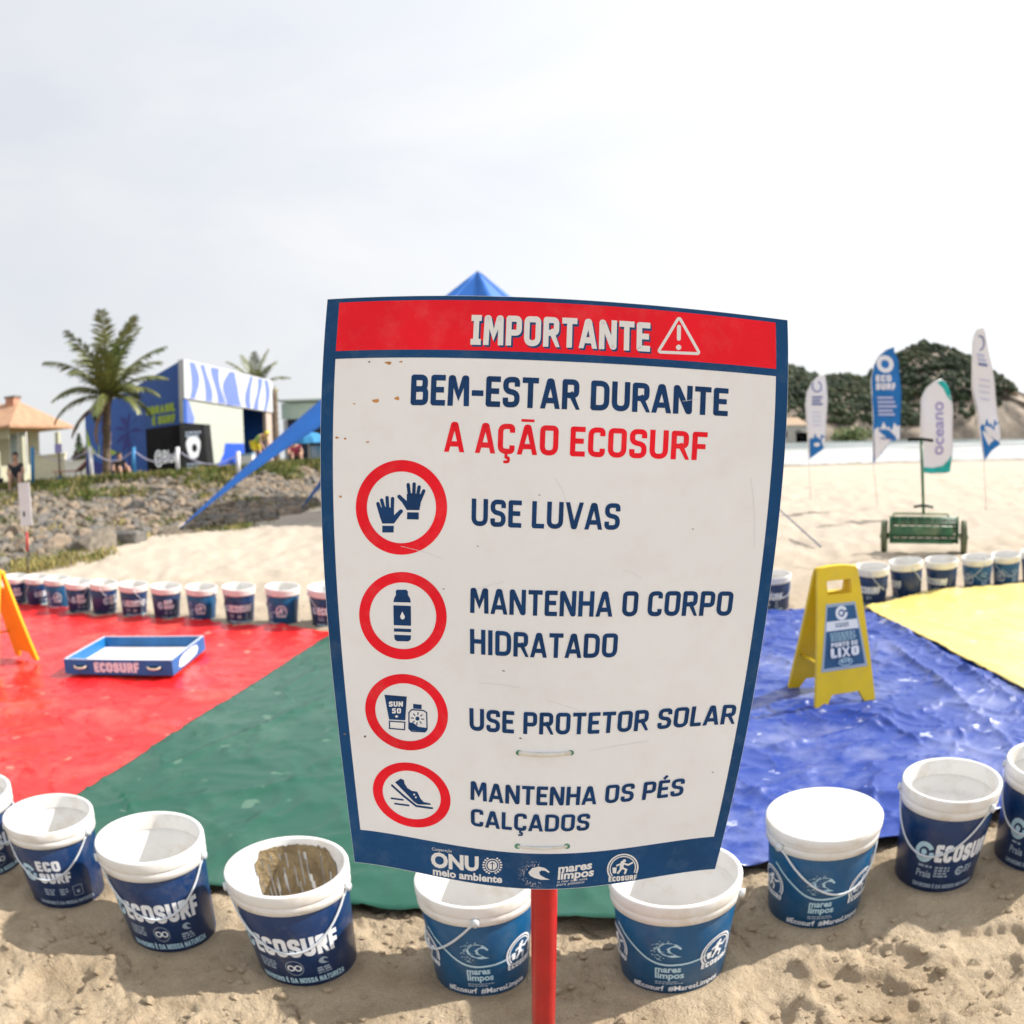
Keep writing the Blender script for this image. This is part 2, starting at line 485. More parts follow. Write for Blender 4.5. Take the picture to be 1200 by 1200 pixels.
class Art:
    """flat artwork: pieces (verts2d, faces, material slot); mapped later onto a surface; each piece a hair above the one before"""
    def __init__(s): s.p = []; s.t = []; s.cur = None

    def part(s, name): s.cur = name; return s

    def add(s, V, Fs, mi=0): s.p.append(([Vector(v[:2]) for v in V], Fs, mi)); s.t.append(s.cur); return s

    def build(s, name, mats, parent, to3):
        """one mesh per named part of the artwork"""
        out = []; keys = []
        for t in s.t:
            if t not in keys: keys.append(t)
        for key in keys:
            mb = MB()
            for k, ((V, Fs, mi), t) in enumerate(zip(s.p, s.t)):
                if t == key: mb.add(to3(V, k), Fs, mi)
            out.append(mb.build(key.split('*')[0] if key else name, mats, parent))
        return out

    def poly(s, pts, mi=0):
        t = tessellate_polygon([[Vector((p[0], p[1], 0)) for p in pts]])
        return s.add(pts, [tuple(x) for x in t], mi)

    def disc(s, x, y, rx, ry=None, mi=0, n=28):
        ry = ry or rx
        return s.add([(x + rx * math.cos(2 * PI * i / n), y + ry * math.sin(2 * PI * i / n)) for i in range(n)], [tuple(range(n))], mi)

    def ring(s, x, y, rx, ry, tw, mi=0, n=48, a0=0, a1=2 * PI):
        full = abs(a1 - a0 - 2 * PI) < 1e-6
        m = n if full else n + 1
        V = []
        for i in range(m):
            a = a0 + (a1 - a0) * i / n
            V += [(x + rx * math.cos(a), y + ry * math.sin(a)), (x + (rx - tw) * math.cos(a), y + (ry - tw) * math.sin(a))]
        return s.add(V, [(2 * i, 2 * i + 1, 2 * ((i + 1) % m) + 1, 2 * ((i + 1) % m)) for i in range(n)], mi)

    def line(s, pts, wd, mi=0, rnd=False, closed=False): V, Fs = thick(pts, wd, closed, rnd); return s.add(V, Fs, mi)

    def rect(s, x0, y0, x1, y1, mi=0): return s.poly([(x0, y0), (x1, y0), (x1, y1), (x0, y1)], mi)

    def caps(s, text, x, y, h, w=None, mi=0, sw=.2, gap=.11, flip=1, center=False, grow=0.):
        P, W = stroke_text(text, sw, gap)
        kx = (w / W) if w else h
        if center: x = x - W * kx / 2
        for V, Fs in P: s.add([(x + v[0] * kx, y + flip * v[1] * h) for v in V], Fs, mi)
        return s

    def font(s, text, x, y, h, w=None, mi=0, bold=.02, flip=1, center=False):
        V, Fs = font_text(text, bold)
        if not V: return s
        W = max(v.x for v in V)
        k = h / .73; kx = (w / W) if w else k
        if center: x = x - W * kx / 2
        return s.add([(x + v.x * kx, y + flip * v.y * k) for v in V], Fs, mi)

    def rows(s, x0, y0, x1, n, dy, hh, mi=0, rag=.25, rng=None):
        """fine unreadable print, as broken word-length strokes"""
        rng = rng or random
        for i in range(n):
            x = x0; y = y0 - i * dy; xe = x1 - rng.random() * rag * (x1 - x0)
            while x < xe - hh:
                wv = min(hh * rng.uniform(1.5, 4), xe - x)
                s.rect(x, y, x + wv, y + hh, mi); x += wv + hh * .7
        return s

    def map(s, fn, name, mats, parent, step=.00006, base=.0):
        return s.build(name, mats, parent, lambda V, k: [fn(v.x, v.y, base + k * step) for v in V])


# logos in unit coordinates ---------------------------------------------------------------
def logo_swirl(a, x, y, r, mi=0, mi2=None):
    """ring mark with an inner drop"""
    a.ring(x, y, r, r, r * .46, mi, 28, PI * .15, PI * 2.02)
    if a.cur: a.part(a.cur.split('*')[0] + '_dot*' + str(len(a.p)))
    a.disc(x - r * .05, y + r * .0, r * .30, r * .30, mi if mi2 is None else mi2, 14)


def logo_wave(a, x, y, r, mi=0, dots=True):
    """curling wave with a spray of dots behind"""
    pts = [(-.75, .15), (-.45, .62), (.1, .8), (.62, .62), (.95, .25), (.9, .1), (.6, .35), (.3, .38), (.12, .2), (.2, -.1), (.6, -.42), (1.0, -.6), (.3, -.62), (-.3, -.4), (-.62, -.15)]
    a.poly([(x + px * r, y + py * r) for px, py in pts], mi)
    if dots:
        rr = random.Random(4)
        for i in range(46):
            t = PI * (.45 + .95 * rr.random()); q = r * rr.uniform(.78, 1.25)
            a.disc(x + q * math.cos(t), y + .0 * r + q * math.sin(t) * .85, r * .045, None, mi, 5)


def logo_badge(a, x, y, r, mi=0, text=True):
    a.ring(x, y, r, r, r * .10, mi, 36, -.15 * PI, 1.2 * PI)
    a.ring(x, y, r * .84, r * .84, r * .07, mi, 36, -.15 * PI, 1.2 * PI)
    # running figure with a bin
    a.disc(x + .10 * r, y + .50 * r, r * .11, None, mi, 10)
    a.line([(x - .02 * r, y + .40 * r), (x - .08 * r, y + .02 * r)], r * .24, mi, True)
    a.line([(x - .05 * r, y + .05 * r), (x + .22 * r, y - .12 * r), (x + .14 * r, y - .36 * r)], r * .13, mi, True)
    a.line([(x - .08 * r, y + .0 * r), (x - .30 * r, y - .30 * r)], r * .13, mi, True)
    a.line([(x + .02 * r, y + .34 * r), (x + .34 * r, y + .20 * r), (x + .6 * r, y + .32 * r)], r * .12, mi, True)
    a.line([(x - .05 * r, y + .34 * r), (x - .36 * r, y + .22 * r)], r * .12, mi, True)
    a.poly([(x - .66 * r, y + .1 * r), (x - .38 * r, y + .1 * r), (x - .42 * r, y - .3 * r), (x - .62 * r, y - .3 * r)], mi)
    if text: a.caps('ECOSURF', x, y - .86 * r, r * .34, r * 1.8, mi, .24, .1, center=True)


import bmesh
bm = bmesh.new(); bmesh.ops.create_icosphere(bm, subdivisions=2, radius=1); bm.verts.ensure_lookup_table()
ICO_V = [v.co.copy() for v in bm.verts]; ICO_F = [tuple(v.index for v in f.verts) for f in bm.faces]; bm.free()
bm = bmesh.new(); bmesh.ops.create_icosphere(bm, subdivisions=1, radius=1); bm.verts.ensure_lookup_table()
ICO1_V = [v.co.copy() for v in bm.verts]; ICO1_F = [tuple(v.index for v in f.verts) for f in bm.faces]; bm.free()

# ================================================================== GROUND
_T0 = math.atan(85 / 775); _R0 = Matrix.Rotation(PI / 2 - _T0, 3, 'X') @ Matrix.Rotation(math.radians(-1.2), 3, 'Z')


def og(x, y):
    """survey point (first measured in a flat-lens model of the frame) -> ground point"""
    q = _R0.transposed() @ Vector((x, y, -1.35))
    g = ground(600 + 775 * q.x / -q.z, 600 - 775 * q.y / -q.z)
    return (g.x, g.y)


TARPS = [tuple(ground(*p)[:2]) for p in ((60, 955), (244, 1032), (430, 1058), (720, 1072), (870, 1008), (1040, 981), (1200, 950))] + [og(*p) for p in ((5.2, 2.9), (5.6, 5.85), (2.7, 4.95), (1.0, 4.85), (-1.3, 4.72), (-4.6, 5.9), (-4.6, 3.5), (-3.2, 2.6))]
NEARB = [  # base px, rim centre px, rim width px
    ((-15, 1010), (-42, 925), 106), ((81, 1043), (54.7, 951), 106), ((204, 1089), (173, 978), 127), ((362, 1124), (333, 1012), 146.5),
    ((565, 1137), (556, 1025), 142), ((788, 1130), (791.5, 1020), 157), ((953, 1060), (967, 952), 136), ((1094, 1022), (1118, 911), 117), ((1208, 1000), (1238, 890), 112)]
FARB = [  # (rim x0, rim x1, rim top y, base y, base x)
    (6.7, 30, 671, 706.7, 21), (31, 57, 671.7, 708, 45), (55, 80, 673, 711, 69), (79, 106, 677, 716, 94), (108, 137.5, 678, 718, 123), (142, 172, 680, 720, 158),
    (178, 212, 682, 723, 196), (220, 252.5, 683, 725, 237.5), (262, 298, 682.5, 728, 281.7), (311, 352, 682.5, 730, 332), (365, 405, 683, 731, 386),
    (887, 925, 668, 713, 907), (1004, 1040.5, 659, 706.7, 1021), (1041, 1081, 652.6, 701, 1062.5), (1083.6, 1123, 650.8, 695.7, 1103), (1126.7, 1164, 648, 690, 1145),
    (1163, 1194.5, 645, 686.5, 1178.5), (1196, 1228, 641, 682, 1212)]
near_base = [ground(*b[0]) for b in NEARB]
far_base = [ground(b[4], b[3]) for b in FARB]
bases = [(p.x, p.y) for p in near_base + far_base]

FOOT = [(-36, 4.5), (-18, 6.5)] + [tuple(ground(*p)[:2]) for p in ((0, 678), (60, 660), (150, 640), (210, 628), (290, 618), (345, 605), (378, 590))] + [(-3.2, 26), (-1.5, 36)]
ZTOP = .97
TOPL = [(-46, 13), (-28, 15.5)] + [tuple(at(*p)[:2]) for p in ((0, 557, 17.0), (100, 556, 16.2), (200, 553, 16.4), (270, 552, 17.2), (378, 548, 20.5))] + [(-4.6, 30), (-3.5, 40)]

# footprints: x, y, angle, length, depth
rngf = random.Random(11)
PRINTS = []
for i in range(24):
    PRINTS.append((rngf.uniform(-2.4, 2.6), rngf.uniform(.95, 2.05), rngf.uniform(0, PI), rngf.uniform(.09, .16), rngf.uniform(.006, .015)))
for (px, py, l) in ((1135, 1150, .17), (1160, 1105, .14), (905, 1165, .15), (1010, 1165, .16), (60, 1150, .13), (1045, 1120, .1)):
    g = ground(px, py); PRINTS.append((g.x, g.y, rngf.uniform(0, PI), l, .018))


def sand_z(x, y):
    r = np.hypot(x, y)
    near = 1 - sstep(4.5, 8, r)
    z = .010 * fbm(x * 3.1, y * 3.1, 3) * near
    z = z + near * .006 * fbm(x * 9 + 4, y * 9, 2)
    crk = np.abs(fbm(x * 5.5 + 9, y * 5.5 + 2, 2)); z = z - near * .016 * np.exp(-(crk / .035) ** 2) * sstep(-.05, .3, fbm(x * 1.7 + 6, y * 1.7, 2))
    cl = np.abs(fbm(x * 17, y * 17 + 7, 3))
    patch = sstep(-.1, .45, fbm(x * 2.2 + 3, y * 2.2 + 8, 2))
    z = z + near * patch * .011 * (cl - .35)
    z = z + near * (.0025 + .005 * patch) * fbm(x * 38, y * 38, 3, .7)
    for (fx, fy, a, l, d) in PRINTS:
        m = (np.abs(x - fx) < .4) & (np.abs(y - fy) < .4)
        if not m.any(): continue
        dx = x[m] - fx; dy = y[m] - fy
        u = dx * math.cos(a) + dy * math.sin(a); v = -dx * math.sin(a) + dy * math.cos(a)
        q = np.sqrt((u / l) ** 2 + (v / (l * .55)) ** 2) + .22 * fbm(x[m] * 14 + fx * 7, y[m] * 14, 2)
        z[m] += -d * (1 - sstep(.72, 1.0, q)) + d * .25 * np.exp(-((q - 1.15) / .22) ** 2)
    # dunes farther off
    z = z + (1 - near) * (.05 * fbm(x * .45, y * .45, 3) * sstep(6, 11, r) + .032 * fbm(x * 2.1, y * 2.1, 3) + .024 * fbm(x * 5, y * 5, 2))
    # slope down to the water
    z = z - .022 * np.clip(y - 18, 0, 200)
    # under the tarps
    sd = poly_sd(x, y, TARPS)
    k = 1 - sstep(-.16, .02, sd)
    z = z * (1 - k) + (-.035) * k
    # flat seats for the buckets
    for (bx, by) in bases:
        m = (np.abs(x - bx) < .3) & (np.abs(y - by) < .3)
        if m.any():
            q = np.hypot(x[m] - bx, y[m] - by); kk = 1 - sstep(.12, .2, q)
            zz = z[m] * (1 - kk) + .004 * kk + .010 * np.exp(-((q - .155) / .03) ** 2); z[m] = zz
    return z


def polar_sand():
    th = np.concatenate([np.linspace(-PI, -1.0, 60, endpoint=False), np.linspace(-1.0, 1.0, 420, endpoint=False), np.linspace(1.0, PI, 61)])
    rr = np.concatenate([np.linspace(.02, .85, 14, endpoint=False), np.linspace(.85, 2.7, 230, endpoint=False), np.geomspace(2.7, 60, 200, endpoint=False), np.geomspace(60, 4000, 24)])
    T, Rr = np.meshgrid(th, rr)
    x = Rr * np.sin(T); y = Rr * np.cos(T)
    z = sand_z(x, y)
    return grid_obj('sand', np.stack([x, y, z], -1)[:, ::-1], M_sand)


def sand_material():
    m = bpy.data.materials.new('beach_sand'); m.use_nodes = True
    t = m.node_tree; b = t.nodes['Principled BSDF']; b.inputs['Roughness'].default_value = .95; b.inputs['Specular IOR Level'].default_value = .15
    g = t.nodes.new('ShaderNodeNewGeometry')
    n1 = t.nodes.new('ShaderNodeTexNoise'); n1.inputs['Scale'].default_value = 3.2; n1.inputs['Detail'].default_value = 8; n1.inputs['Roughness'].default_value = .65
    n2 = t.nodes.new('ShaderNodeTexNoise'); n2.inputs['Scale'].default_value = 260; n2.inputs['Detail'].default_value = 3
    n3 = t.nodes.new('ShaderNodeTexNoise'); n3.inputs['Scale'].default_value = 36; n3.inputs['Detail'].default_value = 6; n3.inputs['Roughness'].default_value = .7
    for n in (n1, n2, n3): t.links.new(g.outputs['Position'], n.inputs['Vector'])
    r1 = t.nodes.new('ShaderNodeValToRGB'); r1.color_ramp.elements[0].position = .35; r1.color_ramp.elements[1].position = .62
    r1.color_ramp.elements[0].color = (.39, .30, .20, 1); r1.color_ramp.elements[1].color = (.56, .455, .325, 1)
    t.links.new(n1.outputs['Fac'], r1.inputs['Fac'])
    # trampled damp sand near the buckets, pale dry sand farther up the beach, wet strip by the water
    sx = t.nodes.new('ShaderNodeSeparateXYZ'); t.links.new(g.outputs['Position'], sx.inputs[0])
    mr1 = t.nodes.new('ShaderNodeMapRange'); mr1.inputs['From Min'].default_value = 3.5; mr1.inputs['From Max'].default_value = 8
    t.links.new(sx.outputs['Y'], mr1.inputs['Value'])
    mA = t.nodes.new('ShaderNodeMix'); mA.data_type = 'RGBA'; mA.inputs[7].default_value = (.60, .52, .425, 1)
    t.links.new(mr1.outputs['Result'], mA.inputs[0]); t.links.new(r1.outputs['Color'], mA.inputs[6])
    mr2 = t.nodes.new('ShaderNodeMapRange'); mr2.inputs['From Min'].default_value = 38; mr2.inputs['From Max'].default_value = 42
    t.links.new(sx.outputs['Y'], mr2.inputs['Value'])
    mB = t.nodes.new('ShaderNodeMix'); mB.data_type = 'RGBA'; mB.inputs[7].default_value = (.30, .26, .21, 1)
    t.links.new(mr2.outputs['Result'], mB.inputs[0]); t.links.new(mA.outputs[2], mB.inputs[6])
    # grains
    mG = t.nodes.new('ShaderNodeMix'); mG.data_type = 'RGBA'; mG.blend_type = 'MULTIPLY'; mG.inputs[0].default_value = .55
    rg = t.nodes.new('ShaderNodeValToRGB'); rg.color_ramp.elements[0].position = .3; rg.color_ramp.elements[1].position = .6
    rg.color_ramp.elements[0].color = (.62, .58, .52, 1)
    t.links.new(n2.outputs['Fac'], rg.inputs['Fac'])
    t.links.new(mB.outputs[2], mG.inputs[6]); t.links.new(rg.outputs['Color'], mG.inputs[7])
    t.links.new(mG.outputs[2], b.inputs['Base Color'])
    ad = t.nodes.new('ShaderNodeMath'); ad.operation = 'MULTIPLY_ADD'; ad.inputs[1].default_value = .25
    t.links.new(n2.outputs['Fac'], ad.inputs[0]); t.links.new(n3.outputs['Fac'], ad.inputs[2])
    bp = t.nodes.new('ShaderNodeBump'); bp.inputs['Strength'].default_value = .8; bp.inputs['Distance'].default_value = .026
    t.links.new(ad.outputs[0], bp.inputs['Height']); t.links.new(bp.outputs['Normal'], b.inputs['Normal'])
    return m


M_sand = sand_material()
tag(polar_sand(), 'pale trampled beach sand stretching to the sea', 'sand', kind='structure')


# loose clods of damp sand
mb = MB(); rr = random.Random(31)
for n_ in range(1500):
    if n_ % 9 == 0: cx_, cy_ = rr.uniform(-1.9, 2.0), rr.uniform(.98, 1.95)
    x_, y_ = cx_ + rr.gauss(0, .07), cy_ + rr.gauss(0, .05)
    if poly_sd(np.array([x_]), np.array([y_]), TARPS)[0] < .03 or any(math.hypot(x_ - a, y_ - b) < .15 for a, b in bases): continue
    s_ = .0025 + .013 * rr.random() ** 3.5
    z_ = float(sand_z(np.array([x_]), np.array([y_]))[0]); sd_ = Vector((n_ * .7, 0, 3))
    mb.add([Vector((x_, y_, z_ + s_ * .2)) + Vector((v.x * 1.25, v.y, v.z * .75)) * s_ * (1 + .5 * mnoise.noise(v * 1.6 + sd_)) for v in ICO1_V], ICO1_F, 0, False)
tag(mb.build('sand_clods', M_sand), 'crumbled clods of damp sand around the near buckets', 'sand clods', kind='stuff')


# sea ---------------------------------------------------------------------------------------
def sea_material():
    m = bpy.data.materials.new('sea_water'); m.use_nodes = True
    t = m.node_tree; b = t.nodes['Principled BSDF']; b.inputs['Roughness'].default_value = .25
    g = t.nodes.new('ShaderNodeNewGeometry')
    mp = t.nodes.new('ShaderNodeMapping'); mp.inputs['Scale'].default_value = (.035, .13, .1)
    n = t.nodes.new('ShaderNodeTexNoise'); n.inputs['Scale'].default_value = 1; n.inputs['Detail'].default_value = 8; n.inputs['Roughness'].default_value = .6
    t.links.new(g.outputs['Position'], mp.inputs['Vector']); t.links.new(mp.outputs[0], n.inputs['Vector'])
    sx = t.nodes.new('ShaderNodeSeparateXYZ'); t.links.new(g.outputs['Position'], sx.inputs[0])
    mr = t.nodes.new('ShaderNodeMapRange'); mr.inputs['From Min'].default_value = 46; mr.inputs['From Max'].default_value = 170
    mr.inputs['To Min'].default_value = .26; mr.inputs['To Max'].default_value = -.12  # whiter towards the shore: surf foam, with glare off the water painted in
    t.links.new(sx.outputs['Y'], mr.inputs['Value'])
    ad = t.nodes.new('ShaderNodeMath'); ad.operation = 'ADD'
    t.links.new(n.outputs['Fac'], ad.inputs[0]); t.links.new(mr.outputs['Result'], ad.inputs[1])
    r = t.nodes.new('ShaderNodeValToRGB'); r.color_ramp.elements[0].position = .44; r.color_ramp.elements[1].position = .66
    r.color_ramp.elements[0].color = (.17, .22, .22, 1); r.color_ramp.elements[1].color = (.62, .63, .62, 1)
    t.links.new(ad.outputs[0], r.inputs['Fac']); t.links.new(r.outputs['Color'], b.inputs['Base Color'])
    return m


xs = np.concatenate([np.linspace(-600, -40, 20, endpoint=False), np.linspace(-40, 200, 160, endpoint=False), np.linspace(200, 3000, 30)])
ys = np.concatenate([np.linspace(38, 160, 150, endpoint=False), np.geomspace(160, 6000, 40)])
X, Y = np.meshgrid(xs, ys)
lane = np.sin((Y - 46) / 11 + .7 * fbm(X * .02, Y * .01, 2) * 3)
Z = -.62 + np.clip(lane, 0, 1) ** 3 * .38 * sstep(48, 62, Y) * (1 - sstep(150, 220, Y)) * (.5 + .5 * np.clip(fbm(X * .03 + 5, Y * .02, 2) + .5, 0, 1)) + .04 * fbm(X * .3, Y * .5, 2)
tag(grid_obj('sea', np.stack([X, Y, Z], -1)[:, ::-1], sea_material()), 'pale sea with white surf rolling onto the beach', 'sea', kind='structure')

# ------------------------------------------------------------------ headland
RIDGE = [(560, 470), (640, 450), (760, 428), (850, 420), (905, 424), (925, 430), (945, 440), (962, 444), (985, 440), (1008, 446), (1024, 441), (1040, 426), (1055, 414), (1070, 406), (1085, 403.5), (1098, 406),
         (1112, 408), (1126, 414), (1140, 425), (1155, 435), (1168, 441), (1180, 455), (1192, 466), (1203, 476), (1220, 492), (1240, 503)]
HD = 290.
rp = np.array(RIDGE, float)
us = np.linspace(560, 1240, 220)
hy = np.interp(us, rp[:, 0], rp[:, 1])
vsn = np.linspace(0, 1, 60)
HP = np.zeros((60, 220, 3))
for j, (u, yy) in enumerate(zip(us, hy)):
    top = at(u, yy, HD)
    h = max(top.z, .3)
    for i, v in enumerate(vsn):
        if v < .72:
            s = v / .72
            yd = HD - 62 + 62 * s; zz = -1.2 + (h + 1.2) * (s ** .62 if True else s)
        else:
            s = (v - .72) / .28
            yd = HD + 70 * s; zz = h - (h + 2) * s ** 1.6
        HP[i, j] = (top.x * (.93 + .07 * min(1, v / .72)), yd, zz)
nn = fbm(HP[..., 0] * .045, HP[..., 1] * .045 + HP[..., 2] * .06, 4)
env = np.clip(np.sin(PI * np.clip(np.linspace(0, 1, 60) / .72, 0, 1)), 0, 1)[:, None]
HP[..., 1] += nn * 11 * env; HP[..., 2] += nn * 2.6 * env * np.clip(np.linspace(1.6, 0, 60), .25, 1)[:, None]
M_hill = mat('headland_rock', (.10, .085, .065), .95, col2=(.46, .37, .29), vscale=.09, bump=.5, bscale=.4, detail=9)
tag(grid_obj('headland', HP[:, ::-1], M_hill), 'rocky wooded headland at the end of the beach', 'headland', kind='structure')
# canopy of the wood on it: one mass
mb = MB(); rr = random.Random(5)
ico_v = []; ico_f = []
cnt = 0
while cnt < 11000:
    i = rr.randrange(4, 50); j = rr.randrange(0, 219)
    p = Vector(HP[i, j]); u = us[j]
    bare = np.interp(u, [560, 1000, 1040, 1100, 1150, 1200, 1240], [.04, .04, .06, .12, .48, .95, 1.0])
    f = (i / 59) / .72
    if f < bare + .12 * mnoise.noise(p * .06): continue
    s = rr.uniform(.5, 1.25) * (1 + .9 * max(0, mnoise.noise(p * .12))) * rr.uniform(.6, 1.35); rot = rr.uniform(0, 6.28)
    q = p + Vector((rr.uniform(-1.5, 1.5), rr.uniform(-1.5, 1.5), s * .25))
    V = []
    for v in ICO1_V:
        k = 1 + .38 * mnoise.noise(v * 1.7 + q)
        V.append(q + Vector((v.x * s * k, v.y * s * k, v.z * s * k * (.7 + .5 * rr.random()))))
    t_ = mnoise.noise(p * .055 + Vector((2, 5, 8))) + rr.uniform(-.35, .35)
    mb.add(V, ICO1_F, 0 if t_ < -.02 else (1 if t_ < .32 else 2), False); cnt += 1
tag(mb.build('forest', [mat('canopy_dark', (.022, .036, .016), .9, var=.3, vscale=.5), mat('canopy_mid', (.035, .055, .022), .9, var=.3, vscale=.5), mat('canopy_olive', (.055, .065, .026), .9, var=.3, vscale=.5)]),
    'dense dark green wood covering the headland', 'forest', kind='stuff')


def leafy(name, loc, rx, rz, n, size, mats, parent=None, seed=1):
    """leaf clumps through an uneven volume"""
    r2 = random.Random(seed); m = MB()
    for i in range(n):
        d = Vector((r2.gauss(0, 1), r2.gauss(0, 1), r2.gauss(0, 1))).normalized()
        k = r2.random() ** .45 * (1 + .35 * mnoise.noise(d * 2.2 + Vector((seed, 0, 0))))
        c = Vector((d.x * rx * k, d.y * rx * k, d.z * rz * k))
        a = Vector((r2.gauss(0, 1), r2.gauss(0, 1), r2.gauss(0, 1))).normalized() * size * r2.uniform(.6, 1.3)
        b = a.orthogonal().normalized() * size * r2.uniform(.3, .6)
        m.add([c - a, c + b, c + a, c - b], [(0, 1, 2, 3)], r2.randrange(len(mats)))
    return m.build(name, mats, parent, loc)


GREENS = [mat('leaf_dark', (.035, .06, .018), .8, var=.2), mat('leaf_mid', (.06, .10, .025), .8, var=.2), mat('leaf_lime', (.13, .17, .03), .8, var=.2)]
b0 = at(999, 522, 205); b0.z = -.6
bush = leafy('bush', (b0.x, b0.y, 1.0), 6.5, 2.6, 700, .8, [GREENS[2], GREENS[1]], None, 3)
tag(bush, 'bright green bush at the foot of the wooded headland', 'bush')
# small houses under the hill
for k, (px, py, wd, hh, lab) in enumerate(((924, 508, 9, 4.5, 'small tan roofed house at the foot of the headland beside the sign edge'), (942, 513, 7, 2.6, 'low grey house at the foot of the headland behind the leftmost banner'))):
    p = at(px, py, 200)
    root = empty('beach_house', (p.x, p.y, -.5)); tag(root, lab, 'house', 'houses under the headland')
    MB().box(-wd / 2, wd / 2, -3, 3, 0, hh).build('wall', mat('house_wall_' + str(k), ((.5, .46, .4), (.5, .49, .47))[k], .9, var=.1), root)
    m = MB(); v = [(-wd / 2 - .5, -3.5, hh), (wd / 2 + .5, -3.5, hh), (wd / 2 + .5, 3.5, hh), (-wd / 2 - .5, 3.5, hh), (-wd / 2 + 1.5, 0, hh + 2.2), (wd / 2 - 1.5, 0, hh + 2.2)]
    m.add(v, [(0, 1, 5, 4), (2, 3, 4, 5), (1, 2, 5), (3, 0, 4), (3, 2, 1, 0)]).build('roof', mat('house_roof_' + str(k), ((.5, .36, .25), (.4, .38, .36))[k], .9, var=.1), root)
    for wx in (-wd * .25, wd * .2):
        MB().box(wx - .7, wx + .7, -3.06, -3.0, hh * .3, hh * .7).build('window', M_black, root)

# ================================================================== BANK
def resample(poly, n):
    P = [Vector((*p, 0)) for p in poly]; L_ = [0]
    for a, b in zip(P, P[1:]): L_.append(L_[-1] + (b - a).length)
    o = []
    for i in range(n):
        t = L_[-1] * i / (n - 1); k = 0
        while k < len(P) - 2 and L_[k + 1] < t: k += 1
        o.append(P[k].lerp(P[k + 1], (t - L_[k]) / (L_[k + 1] - L_[k])))
    return o


def smooth_line(poly, n=90):
    o = resample(poly, n)
    for _ in range(3): o = [o[0]] + [(o[i - 1] + o[i] * 2 + o[i + 1]) / 4 for i in range(1, n - 1)] + [o[-1]]
    return o


foot = smooth_line(FOOT); top_ = smooth_line(TOPL)
# pair by x-direction index: the two lines are matched by proportion of their length
nB = 90; nv = 22
BP = np.zeros((nv + 14, nB, 3))
for j in range(nB):
    for i in range(nv):
        v = i / (nv - 1); p = foot[j].lerp(top_[j], v)
        z = -.12 + (ZTOP + .12) * (v ** .9)
        BP[i, j] = (p.x, p.y, z)
    d = (top_[j] - foot[j]).normalized()
    for i in range(14):
        q = top_[j] + Vector((-.15, 1, 0)) * (.25 * 1.62 ** i)
        BP[nv + i, j] = (q.x - (.0 if j < 80 else 0), q.y, ZTOP)
BP[:nv, :, 2] += (.07 * fbm(BP[:nv, :, 0] * 1.3, BP[:nv, :, 1] * 1.3, 3)) * np.sin(np.linspace(0, PI, nv))[:, None]
BP[nv:, :, 2] += .015 * fbm(BP[nv:, :, 0] * .6, BP[nv:, :, 1] * .6, 2)
M_bank = mat('bank_earth', (.20, .165, .10), .95, col2=(.13, .14, .05), vscale=1.1, bump=.7, bscale=14)
tag(grid_obj('bank', BP, M_bank), 'earth bank of rubble rising to the terrace', 'bank', kind='structure')


def bank_pt(u, v):
    """u along (0..1), v up the slope (0..1)"""
    j = u * (nB - 1); i = v * (nv - 1)
    j0 = int(min(j, nB - 2)); i0 = int(min(i, nv - 2)); fj = j - j0; fi = i - i0
    a = BP[i0, j0] * (1 - fj) + BP[i0, j0 + 1] * fj; b = BP[i0 + 1, j0] * (1 - fj) + BP[i0 + 1, j0 + 1] * fj
    return Vector(a * (1 - fi) + b * fi)


ROCKS = []
for k in range(9):
    m = MB(); sd = Vector((k * 7.3, k * 3.1, 1))
    V = []
    for v in ICO_V:
        d = 1 + .33 * mnoise.noise(v * 1.2 + sd) + .18 * mnoise.noise(v * 2.9 + sd)
        p = v * d
        for ax in range(3):
            lim = .72 + .12 * math.sin(k + ax * 2)
            p[ax] = max(-lim, min(lim, p[ax]))
        V.append(p)
    m.add(V, ICO_F, 0, False)
    ROCKS.append(m.mesh('boulder', (M_rockg, M_rockt, M_rockd)[k % 3]))
rr = random.Random(21)
spots = []
tries = 0
while len(spots) < 210 and tries < 20000:
    tries += 1
    u = rr.random(); v = rr.random() ** 1.5 * .95
    p = bank_pt(u, v); x, y = to_px(p)
    if not (-20 < x < 400): continue
    s = (.07 + .13 * rr.random() ** 2.2) * (1.3 - .4 * v)
    if x < 190 and v < .16: s *= 1.5
    if any((p - q).length < (s + t) * .85 for q, t in spots): continue
    spots.append((p, s))
for (px, py, s) in ((100, 650, .38), (60, 648, .30), (145, 640, .30), (30, 655, .26), (165, 632, .24)):
    g = ground(px, py); spots.insert(0, (Vector((g.x, g.y + .25, 0)), s))
for k, (p, s) in enumerate(spots):
    me = ROCKS[rr.randrange(9)]
    o = bpy.data.objects.new('boulder', me); COL.objects.link(o)
    o.location = p + Vector((0, 0, s * .18)); o.rotation_euler = (rr.uniform(-.4, .4), rr.uniform(-.4, .4), rr.uniform(0, 6.28))
    o.scale = (s * rr.uniform(.9, 1.5), s * rr.uniform(.8, 1.2), s * rr.uniform(.6, .9))
    tag(o, 'rough grey or tan boulder piled on the rubble bank under the terrace', 'boulder', 'boulders piled on the rubble bank')
